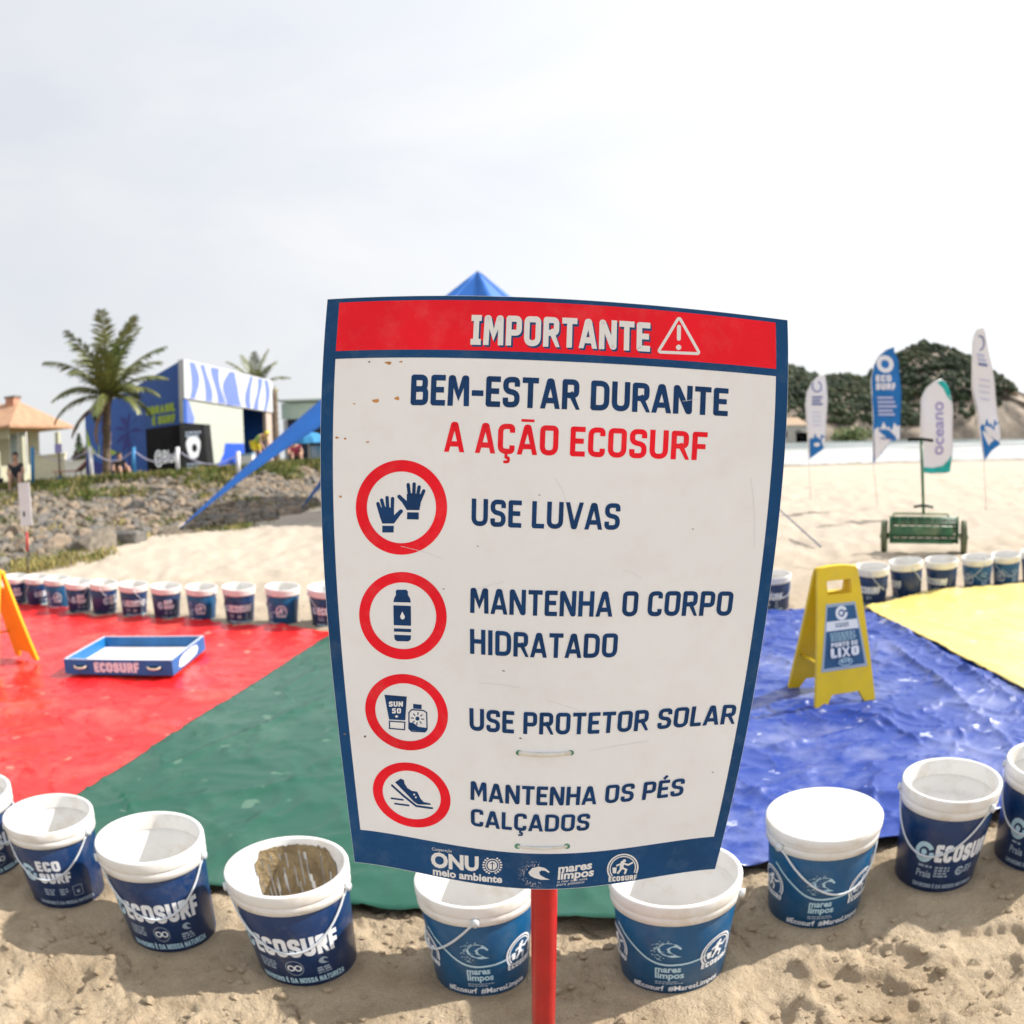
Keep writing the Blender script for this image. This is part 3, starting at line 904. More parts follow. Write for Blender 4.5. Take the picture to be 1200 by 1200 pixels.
# small rubble as one mass
mb = MB()
n = 0
while n < 7500:
    u = rr.random(); v = rr.random() * .93
    p = bank_pt(u, v); x, y = to_px(p)
    if not (-60 < x < 420): continue
    n += 1
    s = (.03 + .10 * rr.random() ** 1.5) * (1.1 - .3 * v); sd = Vector((n * .37, n * .11, 0))
    q = Matrix.Rotation(rr.uniform(0, 6.3), 3, 'Z') @ Matrix.Rotation(rr.uniform(-.6, .6), 3, 'X')
    sx, sy, sz = s * rr.uniform(.9, 1.6), s, s * rr.uniform(.55, .9)
    V = []
    for a in ICO1_V:
        d = 1 + .4 * mnoise.noise(a * 1.5 + sd)
        V.append(p + q @ Vector((a.x * sx * d, a.y * sy * d, a.z * sz * d)) + Vector((0, 0, s * .3)))
    mb.add(V, ICO1_F, rr.choice((0, 1, 1, 2, 0)), False)
tag(mb.build('rubble', [M_rockg, M_rockt, M_rockd]), 'small broken stones covering the bank', 'rubble', kind='stuff')

# grass on the bank: blades, one mass
mb = MB()


def tuft(p, n, h, r, mi):
    for _ in range(n):
        a = rr.uniform(0, 6.28); q = p + Vector((rr.gauss(0, r), rr.gauss(0, r), 0))
        l = h * rr.uniform(.5, 1.2); d = Vector((math.cos(a), math.sin(a), 0)); t = Vector((-d.y, d.x, 0)) * .008
        mb.add([q - t, q + t, q + d * l * .25 + Vector((0, 0, l * .7)) + t * .7, q + d * l * .6 + Vector((0, 0, l))], [(0, 1, 2), (0, 2, 3)], mi)


cnt = 0
while cnt < 2300:
    u = rr.random(); v = rr.choice((rr.uniform(.6, 1.0), rr.uniform(.86, 1.0), rr.random()))
    p = bank_pt(u, v); x, y = to_px(p)
    if not (-40 < x < 400): continue
    if mnoise.noise(p * .9) < (.04 if v > .6 else .22) and v < .93: continue
    cnt += 1
    tuft(p, 12, rr.uniform(.08, .2), .09, rr.choice((0, 0, 1)))
for _ in range(420):
    px = rr.uniform(15, 130); g = ground(px, 668 - px * .17 + rr.uniform(-9, 9))
    tuft(Vector((g.x, g.y, -.01)), 9, rr.uniform(.05, .14), .08, rr.choice((0, 1, 1)))
for _ in range(160):
    px = rr.uniform(205, 300); g = ground(px, 640 - px * .08 + rr.uniform(-6, 4))
    tuft(Vector((g.x, g.y, .0)), 9, rr.uniform(.05, .12), .1, rr.choice((0, 1)))
for _ in range(170):
    p = bank_pt(rr.uniform(.5, .9), 1.0); x, y = to_px(p)
    if 300 < x < 400: tuft(p + Vector((0, rr.uniform(0, 1.2), 0)), 14, rr.uniform(.08, .18), .12, 0)
tag(mb.build('grass', [M_grass, M_drygrass]), 'green and dry grass growing along the bank', 'grass', kind='stuff')
# lawn strip on the terrace
rl = [bank_pt(u, 1.0) for u in np.linspace(.2, .95, 40)]

# ================================================================== TARPS
def tarp_material(name, col, rough, wr, dust_glint, dust_glint_amt, cscale=3.4, crease_glint=.8):
    m = bpy.data.materials.new(name); m.use_nodes = True
    t = m.node_tree; b = t.nodes['Principled BSDF']
    g = t.nodes.new('ShaderNodeNewGeometry')
    n = t.nodes.new('ShaderNodeTexNoise'); n.inputs['Scale'].default_value = 2.0; n.inputs['Detail'].default_value = 9; n.inputs['Roughness'].default_value = .68
    t.links.new(g.outputs['Position'], n.inputs['Vector'])
    r = t.nodes.new('ShaderNodeValToRGB'); r.color_ramp.elements[0].position = .50; r.color_ramp.elements[1].position = .80  # sand dust in patches, with the paleness of sunlit plastic mixed in
    r.color_ramp.elements[0].color = (0, 0, 0, 1); r.color_ramp.elements[1].color = (dust_glint_amt,) * 3 + (1,)
    t.links.new(n.outputs['Fac'], r.inputs['Fac'])
    n4 = t.nodes.new('ShaderNodeTexNoise'); n4.inputs['Scale'].default_value = 9; n4.inputs['Detail'].default_value = 4
    t.links.new(g.outputs['Position'], n4.inputs['Vector'])
    r4 = t.nodes.new('ShaderNodeValToRGB'); r4.color_ramp.elements[0].position = .66; r4.color_ramp.elements[1].position = .70
    r4.color_ramp.elements[0].color = (0, 0, 0, 1); r4.color_ramp.elements[1].color = (.75 * min(1, dust_glint_amt * 1.6),) * 3 + (1,)
    t.links.new(n4.outputs['Fac'], r4.inputs['Fac'])
    mxm = t.nodes.new('ShaderNodeMath'); mxm.operation = 'MAXIMUM'
    t.links.new(r.outputs['Color'], mxm.inputs[0]); t.links.new(r4.outputs['Color'], mxm.inputs[1])
    mm = t.nodes.new('ShaderNodeMix'); mm.data_type = 'RGBA'; mm.inputs[6].default_value = (*col, 1); mm.inputs[7].default_value = (*dust_glint, 1)
    t.links.new(mxm.outputs[0], mm.inputs[0]); t.links.new(mm.outputs[2], b.inputs['Base Color'])
    b.inputs['Roughness'].default_value = rough; b.inputs['Coat Weight'].default_value = .25; b.inputs['Coat Roughness'].default_value = .22
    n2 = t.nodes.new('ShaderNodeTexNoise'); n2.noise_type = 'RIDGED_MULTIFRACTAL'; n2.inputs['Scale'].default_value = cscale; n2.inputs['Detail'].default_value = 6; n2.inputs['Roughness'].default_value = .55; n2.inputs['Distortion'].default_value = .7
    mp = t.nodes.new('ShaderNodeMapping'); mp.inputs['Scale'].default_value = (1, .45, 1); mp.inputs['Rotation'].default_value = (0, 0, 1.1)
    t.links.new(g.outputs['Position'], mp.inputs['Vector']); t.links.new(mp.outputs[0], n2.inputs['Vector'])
    bp = t.nodes.new('ShaderNodeBump'); bp.inputs['Strength'].default_value = wr; bp.inputs['Distance'].default_value = .02
    t.links.new(n2.outputs['Fac'], bp.inputs['Height'])
    r5 = t.nodes.new('ShaderNodeValToRGB'); r5.color_ramp.elements[0].position = .42; r5.color_ramp.elements[1].position = .95  # sun and sky glints painted as pale streaks along the crease ridges
    r5.color_ramp.elements[0].color = (0, 0, 0, 1); r5.color_ramp.elements[1].color = (dust_glint_amt * crease_glint,) * 3 + (1,)
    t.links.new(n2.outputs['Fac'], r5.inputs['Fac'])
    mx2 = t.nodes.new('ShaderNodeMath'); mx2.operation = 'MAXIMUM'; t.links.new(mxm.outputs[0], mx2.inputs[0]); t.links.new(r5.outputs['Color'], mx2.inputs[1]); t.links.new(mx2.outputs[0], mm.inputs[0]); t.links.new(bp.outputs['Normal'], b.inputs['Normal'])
    return m


def tarp(name, quad, m, amp, z0, label, nx=90, ny=90, seed=0., edge=.02, folds=()):
    """quad: near-left, near-right, far-right, far-left; near edge may be a polyline"""
    nl, far = quad
    ne = resample(nl, nx); fe = resample(far, nx)
    P = np.zeros((ny, nx, 3))
    for j in range(nx):
        for i in range(ny):
            p = ne[j].lerp(fe[j], i / (ny - 1)); P[i, j] = (p.x, p.y, 0)
    x, y = P[..., 0].copy(), P[..., 1].copy()
    ex = np.zeros((ny, nx)); s = np.linspace(0, 1, nx)[None, :]; v = np.linspace(0, 1, ny)[:, None]
    be = np.maximum(np.exp(-v * 40), np.exp(-(1 - v) * 40))
    P[..., 1] += be * edge * fbm(x * 3 + seed, y * 0 + seed, 3)
    wx = x + .12 * fbm(x * 2 + seed, y * 2, 2); wy = y + .12 * fbm(x * 2, y * 2 + seed, 2)
    rid = (1 - np.abs(fbm(wx * 1.5 + wy * .9 + seed, wy * .8 - wx * .5 + seed, 3))) ** 9
    rid2 = (1 - np.abs(fbm(wx * 3.2 - wy * 1.6 + seed, wy * 5 + wx * 1.5 + seed, 3))) ** 7
    rid3 = np.abs(fbm(wx * 8 + wy * 4, wy * 13 - wx * 3 + seed, 2))
    P[..., 2] = z0 + amp * (rid * .9 + rid2 * .7 + rid3 * .16) + amp * .3
    for (a_, b_, h_, w_) in folds:                 # long sharp folds left from unpacking
        ex_, ey_ = b_.x - a_.x, b_.y - a_.y; l2 = ex_ * ex_ + ey_ * ey_
        t_ = ((x - a_.x) * ex_ + (y - a_.y) * ey_) / l2
        d_ = ((x - a_.x) * ey_ - (y - a_.y) * ex_) / math.sqrt(l2) + .03 * fbm(x * 2.5 + seed, y * 2.5, 2)
        P[..., 2] += h_ * np.exp(-np.abs(d_ / w_)) * sstep(-.05, .15, t_) * (1 - sstep(.8, 1.05, t_))
    P[..., 2] += np.exp(-(1 - v) * 60) * .02 * np.clip(fbm(x * 2.2 + seed, y, 2) + .2, 0, 1)
    o = grid_obj(name, P, m)
    md = o.modifiers.new('thickness', 'SOLIDIFY'); md.thickness = .002; md.offset = -1
    return tag(o, label, 'tarp', 'coloured tarps laid on the sand')


G = lambda *p: [og(*q) for q in p]


def gz(px, py, z): g = ground(px, py, z); return Vector((g.x, g.y))


ra, rb_ = gz(95, 929, .03), gz(382, 747, .03); rd2 = (rb_ - ra) / (rb_.y - ra.y)
RGn, RGf = ra + rd2 * (-.42), rb_ + rd2 * .22
ya_, yb_ = gz(1200, 808, .05), gz(1016, 714, .05); yd2 = (yb_ - ya_) / (yb_.y - ya_.y)
BYn, BYf = ya_ + yd2 * (-.95), yb_ + yd2 * .04
T2 = lambda v, dx=0., dy=0.: (v.x + dx, v.y + dy)
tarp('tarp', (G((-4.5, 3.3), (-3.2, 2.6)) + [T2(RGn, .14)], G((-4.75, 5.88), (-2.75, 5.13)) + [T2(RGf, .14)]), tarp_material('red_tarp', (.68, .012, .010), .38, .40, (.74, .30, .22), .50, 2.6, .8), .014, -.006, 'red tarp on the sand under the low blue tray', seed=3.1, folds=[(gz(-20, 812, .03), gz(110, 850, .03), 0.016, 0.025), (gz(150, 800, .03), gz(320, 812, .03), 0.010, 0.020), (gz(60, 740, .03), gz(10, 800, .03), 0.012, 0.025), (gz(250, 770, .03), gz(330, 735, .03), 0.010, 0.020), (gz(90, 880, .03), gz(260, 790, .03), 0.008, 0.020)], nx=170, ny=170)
seamn, seamf = gz(800, 1052, .02), G((0.55, 4.86))[0]
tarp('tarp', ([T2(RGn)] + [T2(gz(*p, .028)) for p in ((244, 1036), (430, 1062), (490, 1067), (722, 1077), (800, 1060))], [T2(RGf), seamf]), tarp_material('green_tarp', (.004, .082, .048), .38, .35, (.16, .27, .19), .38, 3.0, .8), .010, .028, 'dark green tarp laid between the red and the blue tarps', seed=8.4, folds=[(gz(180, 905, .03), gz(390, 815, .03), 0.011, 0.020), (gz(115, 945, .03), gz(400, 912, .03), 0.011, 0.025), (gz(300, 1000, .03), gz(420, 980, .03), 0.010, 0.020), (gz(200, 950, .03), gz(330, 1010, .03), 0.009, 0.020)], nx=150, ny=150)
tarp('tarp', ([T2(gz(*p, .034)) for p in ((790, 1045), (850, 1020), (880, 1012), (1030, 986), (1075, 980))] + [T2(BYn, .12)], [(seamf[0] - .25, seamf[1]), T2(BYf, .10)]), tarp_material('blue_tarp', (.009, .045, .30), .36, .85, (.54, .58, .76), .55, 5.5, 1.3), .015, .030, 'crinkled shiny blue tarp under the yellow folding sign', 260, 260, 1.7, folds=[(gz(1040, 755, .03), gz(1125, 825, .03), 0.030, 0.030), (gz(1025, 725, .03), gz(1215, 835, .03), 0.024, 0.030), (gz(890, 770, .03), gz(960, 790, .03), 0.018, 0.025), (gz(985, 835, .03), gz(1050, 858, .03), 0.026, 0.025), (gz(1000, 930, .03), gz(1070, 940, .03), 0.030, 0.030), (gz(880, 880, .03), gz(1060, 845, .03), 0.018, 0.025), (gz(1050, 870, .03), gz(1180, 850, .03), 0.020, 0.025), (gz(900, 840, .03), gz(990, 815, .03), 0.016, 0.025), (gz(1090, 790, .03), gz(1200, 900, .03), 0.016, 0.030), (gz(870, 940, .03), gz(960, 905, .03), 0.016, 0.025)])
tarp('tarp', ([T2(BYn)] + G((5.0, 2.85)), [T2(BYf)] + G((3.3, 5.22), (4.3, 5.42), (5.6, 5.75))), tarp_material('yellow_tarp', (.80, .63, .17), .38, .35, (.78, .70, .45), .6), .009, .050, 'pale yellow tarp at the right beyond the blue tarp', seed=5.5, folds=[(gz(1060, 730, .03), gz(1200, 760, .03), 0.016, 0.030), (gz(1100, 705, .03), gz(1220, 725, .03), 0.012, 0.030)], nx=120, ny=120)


# ================================================================== BUCKETS
BH = .28
RB0, RB1 = .121, .141


def rad(z): return RB0 + (RB1 - RB0) * (z / .24)


def cone(a0=0.):
    """x: metres round the wall (0 faces -Y), y: height"""
    def fn(x, y, off):
        r = rad(y) + .0016 + off; a = x / .135 + a0
        return Vector((r * math.sin(a), -r * math.cos(a), y))
    return fn


def art_one_line():
    a = Art()
    a.part('ring_logo*1'); logo_swirl(a, -.150, .128, .026, 2)
    a.part('lettering'); a.caps('ECOSURF', -.118, .104, .055, .222, 0, .235, .07)
    a.part('fine_print'); a.rows(-.118, .083, -.066, 4, .0075, .0042, 1)
    a.part('infinity_mark'); a.ring(-.022, .070, .023, .023, .0016, 1, 30); a.ring(-.031, .070, .0095, .0095, .0036, 0, 18); a.ring(-.013, .070, .0095, .0095, .0036, 0, 18)
    a.part('small_wave'); logo_wave(a, .052, .082, .015, 1, False); a.rows(.034, .060, .074, 2, .0075, .005, 1, .05)
    a.rows(.034, .046, .074, 1, .006, .003, 1, .05)
    a.part('slogan'); a.caps('ENVIRONS É DA NOSSA NATUREZA', -.128, .022, .0165, .235, 3, .2, .09)
    return a


def art_two_line():
    a = Art()
    a.part('ring_logo*2'); logo_swirl(a, -.105, .135, .030, 2)
    a.part('lettering'); a.caps('ECO', -.066, .147, .036, .080, 0, .25, .08)
    a.caps('SURF', -.066, .104, .036, .105, 0, .25, .08)
    a.part('fine_print'); a.rows(-.066, .078, -.024, 3, .0085, .005, 1)
    a.rows(-.012, .078, .018, 3, .0085, .005, 1)
    a.part('square_mark'); a.line([(.034, .052), (.066, .052), (.066, .086), (.034, .086)], .0018, 1, closed=True); a.disc(.05, .066, .006, None, 1, 10)
    a.part('slogan'); a.caps('ENVIRONS É DA NOSSA NATUREZA', -.10, .026, .0125, .205, 1, .2, .09)
    return a


def art_wave():
    a = Art()
    a.part('wave_logo'); logo_wave(a, -.012, .150, .032, 3)
    a.line(rpoly([(-.15, .185), (-.10, .150, .04), (-.04, .105, .05), (.04, .108, .05), (.085, .118)], 6), .0055, 3)
    a.part('wave_lettering'); a.font('mares', -.040, .083, .020, .060, 3, .03); a.font('limpos', -.040, .063, .020, .068, 3, .03)
    a.rows(-.040, .050, .03, 2, .006, .003, 1)
    a.part('round_logo'); logo_badge(a, .112, .118, .048, 0)
    a.part('round_logo*2'); logo_badge(a, -.165, .118, .048, 0)
    a.part('slogan'); a.font('#Ecosurf  #MaresLimpos', -.10, .022, .017, .225, 0, .02)
    return a


def art_swirl():
    a = Art()
    a.part('ring_logo*3'); logo_swirl(a, -.078, .128, .030, 2)
    a.part('lettering'); a.caps('ECOSURF', -.044, .104, .052, .20, 0, .25, .06)
    a.part('fine_print'); a.rows(-.09, .085, -.045, 1, .008, .006, 1); a.font('Praia', -.092, .055, .022, .048, 1, .02)
    a.rows(-.036, .085, .012, 4, .0085, .005, 1)
    a.part('ring_logo*4'); logo_swirl(a, .045, .075, .014, 1); a.rows(.062, .083, .09, 3, .008, .005, 1)
    a.part('slogan'); a.caps('ENVIRONS É DA NOSSA NATUREZA', -.098, .024, .0125, .21, 1, .2, .09)
    return a


def make_bucket(kind, fill):
    """a proto bucket standing at the origin, prints facing -Y"""
    root = empty('bucket')
    inner_floor = {'open': .012, 'mud': .012, 'sandy': .012, 'lid': None, 'deep': .19}[fill]
    m = MB()
    prof = [(.0, .0), (RB0 - .004, .0), (RB0, .006), (rad(.238), .238)]
    m.lathe([(.001, .001)] + prof[1:], 64)
    if inner_floor is not None:
        m.lathe([(rad(.238) - .0, .238), (rad(.238) - .003, .236), (rad(inner_floor + .01) - .004, inner_floor + .01), (rad(inner_floor) - .012, inner_floor), (.001, inner_floor)], 64)
    m.build('body', M_white, root)
    # blue printed wrap
    m = MB(); n = 64
    m.lathe([(rad(.010) + .0006, .010), (rad(.012) + .0011, .0105), (rad(.12) + .0011, .12), (rad(.226) + .0011, .2255), (rad(.226) + .0006, .226)], n)
    lab = m.build('printed_wrap', M_bucket_teal if kind == 'wave' else M_bucket_navy, root)
    art = {'one_line': art_one_line, 'two_line': art_two_line, 'wave': art_wave, 'swirl': art_swirl}[kind]()
    art.map(cone(), 'print', [M_print, M_print_grey, M_print_cyan, M_print_cyan], lab, .00002)
    # collar and lip
    m = MB()
    ri = RB1 - .004
    m.lathe([(rad(.226) + .002, .2265), (.1475, .2285), (.1480, .2475), (.1465, .2495), (.1490, .2515), (.1500, .254), (.1505, .276), (.1490, .2795), (.1450, .280), (ri + .001, .2785), (ri, .2760), (ri - .001, .236)], 72)
    m.build('rim', M_white, root)
    if fill == 'lid':
        m = MB(); m.lathe([(.1512, .262), (.1520, .2640), (.1520, .2805), (.1495, .2835), (.143, .2840), (.1385, .2815), (.08, .2812), (.001, .2815)], 72)
        m.build('lid', M_white, root)
    if fill == 'sandy':
        m = MB(); rr2 = random.Random(6); n = 40; V = [(0, 0, .030)]; Fs = []
        for k in range(1, 7):
            for j in range(n):
                t = 2 * PI * j / n; r = .108 * k / 6 * (1 - .10 * (k == 6) * abs(mnoise.noise(Vector((j * .5, 2, 0)))))
                V.append((r * math.cos(t), r * math.sin(t), .020 + .012 * mnoise.noise(Vector((math.cos(t) * k * .5, math.sin(t) * k * .5, 4))) - .007 * (k == 6)))
        Fs += [(0, 1 + j, 1 + (j + 1) % n) for j in range(n)]
        for k in range(5):
            for j in range(n): Fs.append((1 + k * n + j, 1 + (k + 1) * n + j, 1 + (k + 1) * n + (j + 1) % n, 1 + k * n + (j + 1) % n))
        m.add(V, Fs, 0, True); m.build('sand_layer', M_sand, root)
    if fill == 'mud':
        mm = MB(); rr2 = random.Random(2); n = 60
        V = []; Fs = []
        for i in range(n + 1):
            a = -.75 + 1.75 * i / n      # round the back wall, to the right
            env = math.sin(PI * i / n)
            zt = .262 - .035 * (1 - min(1, env * 3)) + .008 * mnoise.noise(Vector((i * .4, 1, 0)))
            zb = .020 + .09 * max(0, mnoise.noise(Vector((i * .55, 7, 0)))) + (.12 if i < 5 or i > n - 4 else 0)
            for j in range(13):
                z = zb + (zt - zb) * j / 12
                r = rad(min(z, .24)) - .0062 - .0015 * abs(mnoise.noise(Vector((a * 8, z * 40, 3))))
                V.append((r * math.sin(a), r * math.cos(a), z))
        for i in range(n):
            for j in range(12):
                hole = mnoise.noise(Vector((i * .62, j * .22, 9))) > .30 and 1 < j < 11
                if hole: continue
                k = i * 13 + j; Fs.append((k, k + 13, k + 14, k + 1))
        mm.add(V, Fs, 0, True); mm.lathe([(.112, .017), (.09, .020), (.04, .018), (.001, .019)], 40)
        mm.build('mud', M_mud, root)
    # bail hanging down in front
    pts = []
    for i in range(25):
        t = i / 24; a = -1.3 + 2.6 * t
        z = .243 - .125 * math.sin(PI * t) ** .95
        r = .1535 if z > .225 else rad(z) + .006
        r = max(r, rad(z) + .006)
        pts.append((r * math.sin(a), -r * math.cos(a), z))
    h = MB(); h.tube(pts, .0030, 8)
    for e in (pts[0], pts[-1]): h.tube([(e[0] * .965, e[1] * .965, e[2]), (e[0] * 1.035, e[1] * 1.035, e[2])], .010, 12)
    hd = h.build('handle', mat('handle_plastic', (.62, .66, .70), .4), root)
    return root


PROTO = {}


def bucket(kind, fill, base, topdir, size, spin, handle, label, group):
    key = (kind, fill)
    if key not in PROTO: PROTO[key] = make_bucket(kind, fill); o = PROTO[key]
    else: o = copy_tree(PROTO[key])
    ax = topdir.normalized(); tilt = ax.angle(Vector((0, 0, 1)))
    if tilt > math.radians(6): ax = Vector((0, 0, 1)).lerp(ax, math.radians(6) / tilt).normalized()
    q = Vector((0, 0, 1)).rotation_difference(ax)
    o.rotation_mode = 'QUATERNION'
    o.rotation_quaternion = q @ Matrix.Rotation(spin, 3, 'Z').to_quaternion()
    o.location = base; o.scale = (size[0], size[0], size[1])
    for c in o.children:
        if c.name.split('.')[0] == 'handle': c.rotation_euler = (0, 0, handle)
    tag(o, label, 'bucket', group)
    return o


def face(p): return math.atan2(-p.x, p.y)   # spin so that -Y local looks back at the camera


def fit_size(base, wpx, hpx):
    """rim width and height (px in the photo) -> scales of the bucket across and up"""
    c = base + Vector((0, 0, .265))
    xs_ = [to_px(c + Vector((.150 * math.cos(t), .150 * math.sin(t), 0)))[0] for t in np.linspace(0, 6.283, 40)]
    sr = wpx / (max(xs_) - min(xs_))
    h0 = to_px(base)[1] - to_px(base + Vector((0, 0, .28)))[1]
    return min(1.12, max(.86, sr)), min(1.15, max(.86, hpx / h0))


def top_vec(base, px, h, lean=.8):
    d = ray(*px); best = None
    for i in range(400):
        p = EYE + d * (base.y * (.75 + .5 * i / 400) / d.y)
        e = abs((p - base).length - h) + .15 * abs(p.y - base.y)
        if best is None or e < best[0]: best = (e, p)
    v = (best[1] - base).normalized()
    return Vector((0, 0, 1)).lerp(v, lean)


near_spec = [
    ('one_line', 'open', .5, .2, 'navy and white bucket half out of frame at the left end of the near row'),
    ('two_line', 'open', -.15, -.35, 'open bucket with two-line white lettering at the red and green tarp seam'),
    ('one_line', 'open', -.12, -.15, 'clean empty open bucket between the two-line bucket and the muddy bucket'),
    ('one_line', 'mud', -.12, -.15, 'open navy bucket with brown mud smeared inside its far wall'),
    ('wave', 'open', .0, -1.35, 'open ocean blue bucket partly behind the red sign post, on its left'),
    ('wave', 'sandy', .02, 2.6, 'open ocean blue bucket with sand inside, right of the red post'),
    ('wave', 'lid', .22, .35, 'ocean blue bucket closed by a flat white lid'),
    ('swirl', 'deep', .26, -.55, 'navy bucket with recessed white cover, right of the lidded bucket'),
    ('swirl', 'open', .1, -.5, 'dark navy bucket cut off by the right edge of the frame in the near row')]
for (bpx, tpx, wpx), base, (kind, fill, spin, hnd, lab) in zip(NEARB, near_base, near_spec):
    size = fit_size(base, wpx, bpx[1] - tpx[1])
    tv = top_vec(base, tpx, BH * size[1])
    bucket(kind, fill, base - Vector((0, 0, .004)), tv, size, face(base) + spin, hnd, lab, 'buckets in the near row on the sand')
ORD = ['first', 'second', 'third', 'fourth', 'fifth', 'sixth', 'seventh', 'eighth', 'ninth', 'tenth', 'eleventh']
kinds = ['two_line', 'one_line', 'wave', 'two_line', 'two_line', 'one_line', 'two_line', 'wave', 'one_line', 'wave', 'one_line', 'one_line', 'swirl', 'one_line', 'swirl', 'wave', 'wave', 'swirl']
spins = [.2, 1.0, -.9, .3, .9, .2, .3, -.95, .1, -.95, .2, -.2, -.6, -1.1, -.75, .6, .8, 0.]
RIGHT = ['navy bucket between the sign edge and the yellow folding sign', 'navy bucket just right of the yellow folding sign, behind the yellow tarp corner', 'second bucket right of the yellow folding sign',
         'navy bucket with a white ring mark in front of the green drum wheel', 'left one of the two ocean blue buckets behind the yellow tarp', 'right one of the two ocean blue buckets behind the yellow tarp', 'navy bucket at the right frame edge behind the yellow tarp']
for i, (fb, base) in enumerate(zip(FARB, far_base)):
    x0, x1, yt, yb, xb = fb
    size = fit_size(base, x1 - x0, yb - yt - 3)
    if i == 10: size = (1.0, 1.0)
    tv = top_vec(base, ((x0 + x1) / 2, yt + 4), BH * size[1])
    if i < 11:
        lab = ORD[i] + ' bucket from the left in the far row behind the red tarp'; grp = 'buckets in the far row behind the red tarp'
    else: lab = RIGHT[i - 11]; grp = 'buckets in the far row behind the blue and yellow tarps'
    bucket(kinds[i], 'open', base - Vector((0, 0, .004)), tv, size, face(base) + spins[i], 2.4 + i, lab, grp)

# ================================================================== THE BIG SIGN
def fitc(pts, axis, n):
    """polynomial through traced edge points; ends kept"""
    p = np.array(pts, float); t = (p[:, axis] - p[0, axis]) / (p[-1, axis] - p[0, axis])
    c = np.polyfit(t, p[:, 1 - axis], n)
    e0 = p[0, 1 - axis] - np.polyval(c, 0); e1 = p[-1, 1 - axis] - np.polyval(c, 1)
    a, b = p[0, axis], p[-1, axis]

    def f(s):
        o = np.polyval(c, s) + e0 * (1 - s) + e1 * s; m = a + (b - a) * s
        return (m, o) if axis == 0 else (o, m)
    return f


TLc, TRc, BLc, BRc = (383.7, 350.5), (923, 375), (415.5, 1010.5), (838, 1018.6)
eT = fitc([TLc, (460, 347.5), (545, 346), (640, 349.5), (777.5, 358.7), (855, 366.5), TRc], 0, 3)
eB = fitc([BLc, (520, 1029), (575, 1037.5), (613, 1042), (636, 1043), (690, 1038.5), (765, 1029), BRc], 0, 4)
eL = fitc([TLc, (380, 387), (376.5, 470), (377, 615), (379.5, 675), (385.5, 750), (394, 825), (401, 900), BLc], 1, 4)
eR = fitc([TRc, (922.5, 460), (917.5, 570), (913, 600), (905, 682), (891, 760), (875, 862), BRc], 1, 4)


def coons(u, v):
    tx, ty = eT(u); bx, by = eB(u); lx, ly = eL(v); rx, ry = eR(v)
    def f(t, b, l, r, k):
        return (1 - v) * t + v * b + (1 - u) * l + u * r - ((1 - u) * (1 - v) * TLc[k] + u * (1 - v) * TRc[k] + (1 - u) * v * BLc[k] + u * v * BRc[k])
    return f(tx, bx, lx, rx, 0), f(ty, by, ly, ry, 1)


def inv(px, py):
    px = np.asarray(px, float); py = np.asarray(py, float)
    u = np.clip((px - 390) / 500, 0, 1); v = np.clip((py - 355) / 670, 0, 1); h = 1e-4
    for _ in range(9):
        x, y = coons(u, v); xu, yu = coons(u + h, v); xv, yv = coons(u, v + h)
        a, b, c, d = (xu - x) / h, (xv - x) / h, (yu - y) / h, (yv - y) / h
        det = a * d - b * c; ex, ey = px - x, py - y
        u = u + (d * ex - b * ey) / det; v = v + (a * ey - c * ex) / det
    return u, v


RMn = np.array(RM); EYEn = np.array(EYE)


def rays(px, py):
    x = np.asarray(px, float) - 600; y = np.asarray(py, float) - 600; r = np.hypot(x, y) + 1e-9; t = 2 * np.arcsin(r / (2 * F)); k = np.sin(t) / r
    return np.stack([x * k, -y * k, -np.cos(t)], -1) @ RMn.T


# the four corner rays fix the plane of the rectangular board (0.60 m wide)
_d = [rays(*p) for p in (TLc, TRc, BLc, BRc)]
_l = np.linalg.svd(np.stack([_d[0], -_d[1], -_d[2], _d[3]], -1))[2][-1]; _l = _l * np.sign(_l[0])
_P = [k * d for k, d in zip(_l, _d)]; _s = .60 / np.linalg.norm(_P[1] - _P[0]); _P = [p * _s for p in _P]
_n = np.cross(_P[1] - _P[0], _P[2] - _P[0]); _n /= np.linalg.norm(_n); _n *= -np.sign(_n @ _P[0]); _c = _n @ (_P[0] + _P[1] + _P[2] + _P[3]) / 4


def surf_uv(u, v):
    x, y = coons(u, v); d = rays(x, y)
    t = _c / (d @ _n)
    bow = (1 - np.sqrt((2 * u - 1) ** 2 + .03)) * (.020 + .030 * v)     # the sheet bends round its post
    return d * (t - bow)[..., None] + EYEn


def to_world(c): return c


def normal_uv(u, v):
    h = 1e-3
    a = surf_uv(u + h, v) - surf_uv(u - h, v); b = surf_uv(u, v - h) - surf_uv(u, v + h)
    n = np.cross(a, b); return n / np.linalg.norm(n, axis=-1, keepdims=True)


def sign_art(pieces, name, mats, parent, base=.0006, step=.000006, uv=False):
    """artwork in photo pixels (or in the board's u, v), laid on the bent board"""
    def to3(V, k):
        a = np.array([(v.x, v.y) for v in V]); u, v = (a[:, 0], a[:, 1]) if uv else inv(a[:, 0], a[:, 1])
        return to_world(surf_uv(u, v) + normal_uv(u, v) * (base + k * step)) - ORG
    return pieces.build(name, mats, parent, to3)


def uv_art(pieces, name, mats, parent, base=.0006, step=.000006): return sign_art(pieces, name, mats, parent, base, step, True)


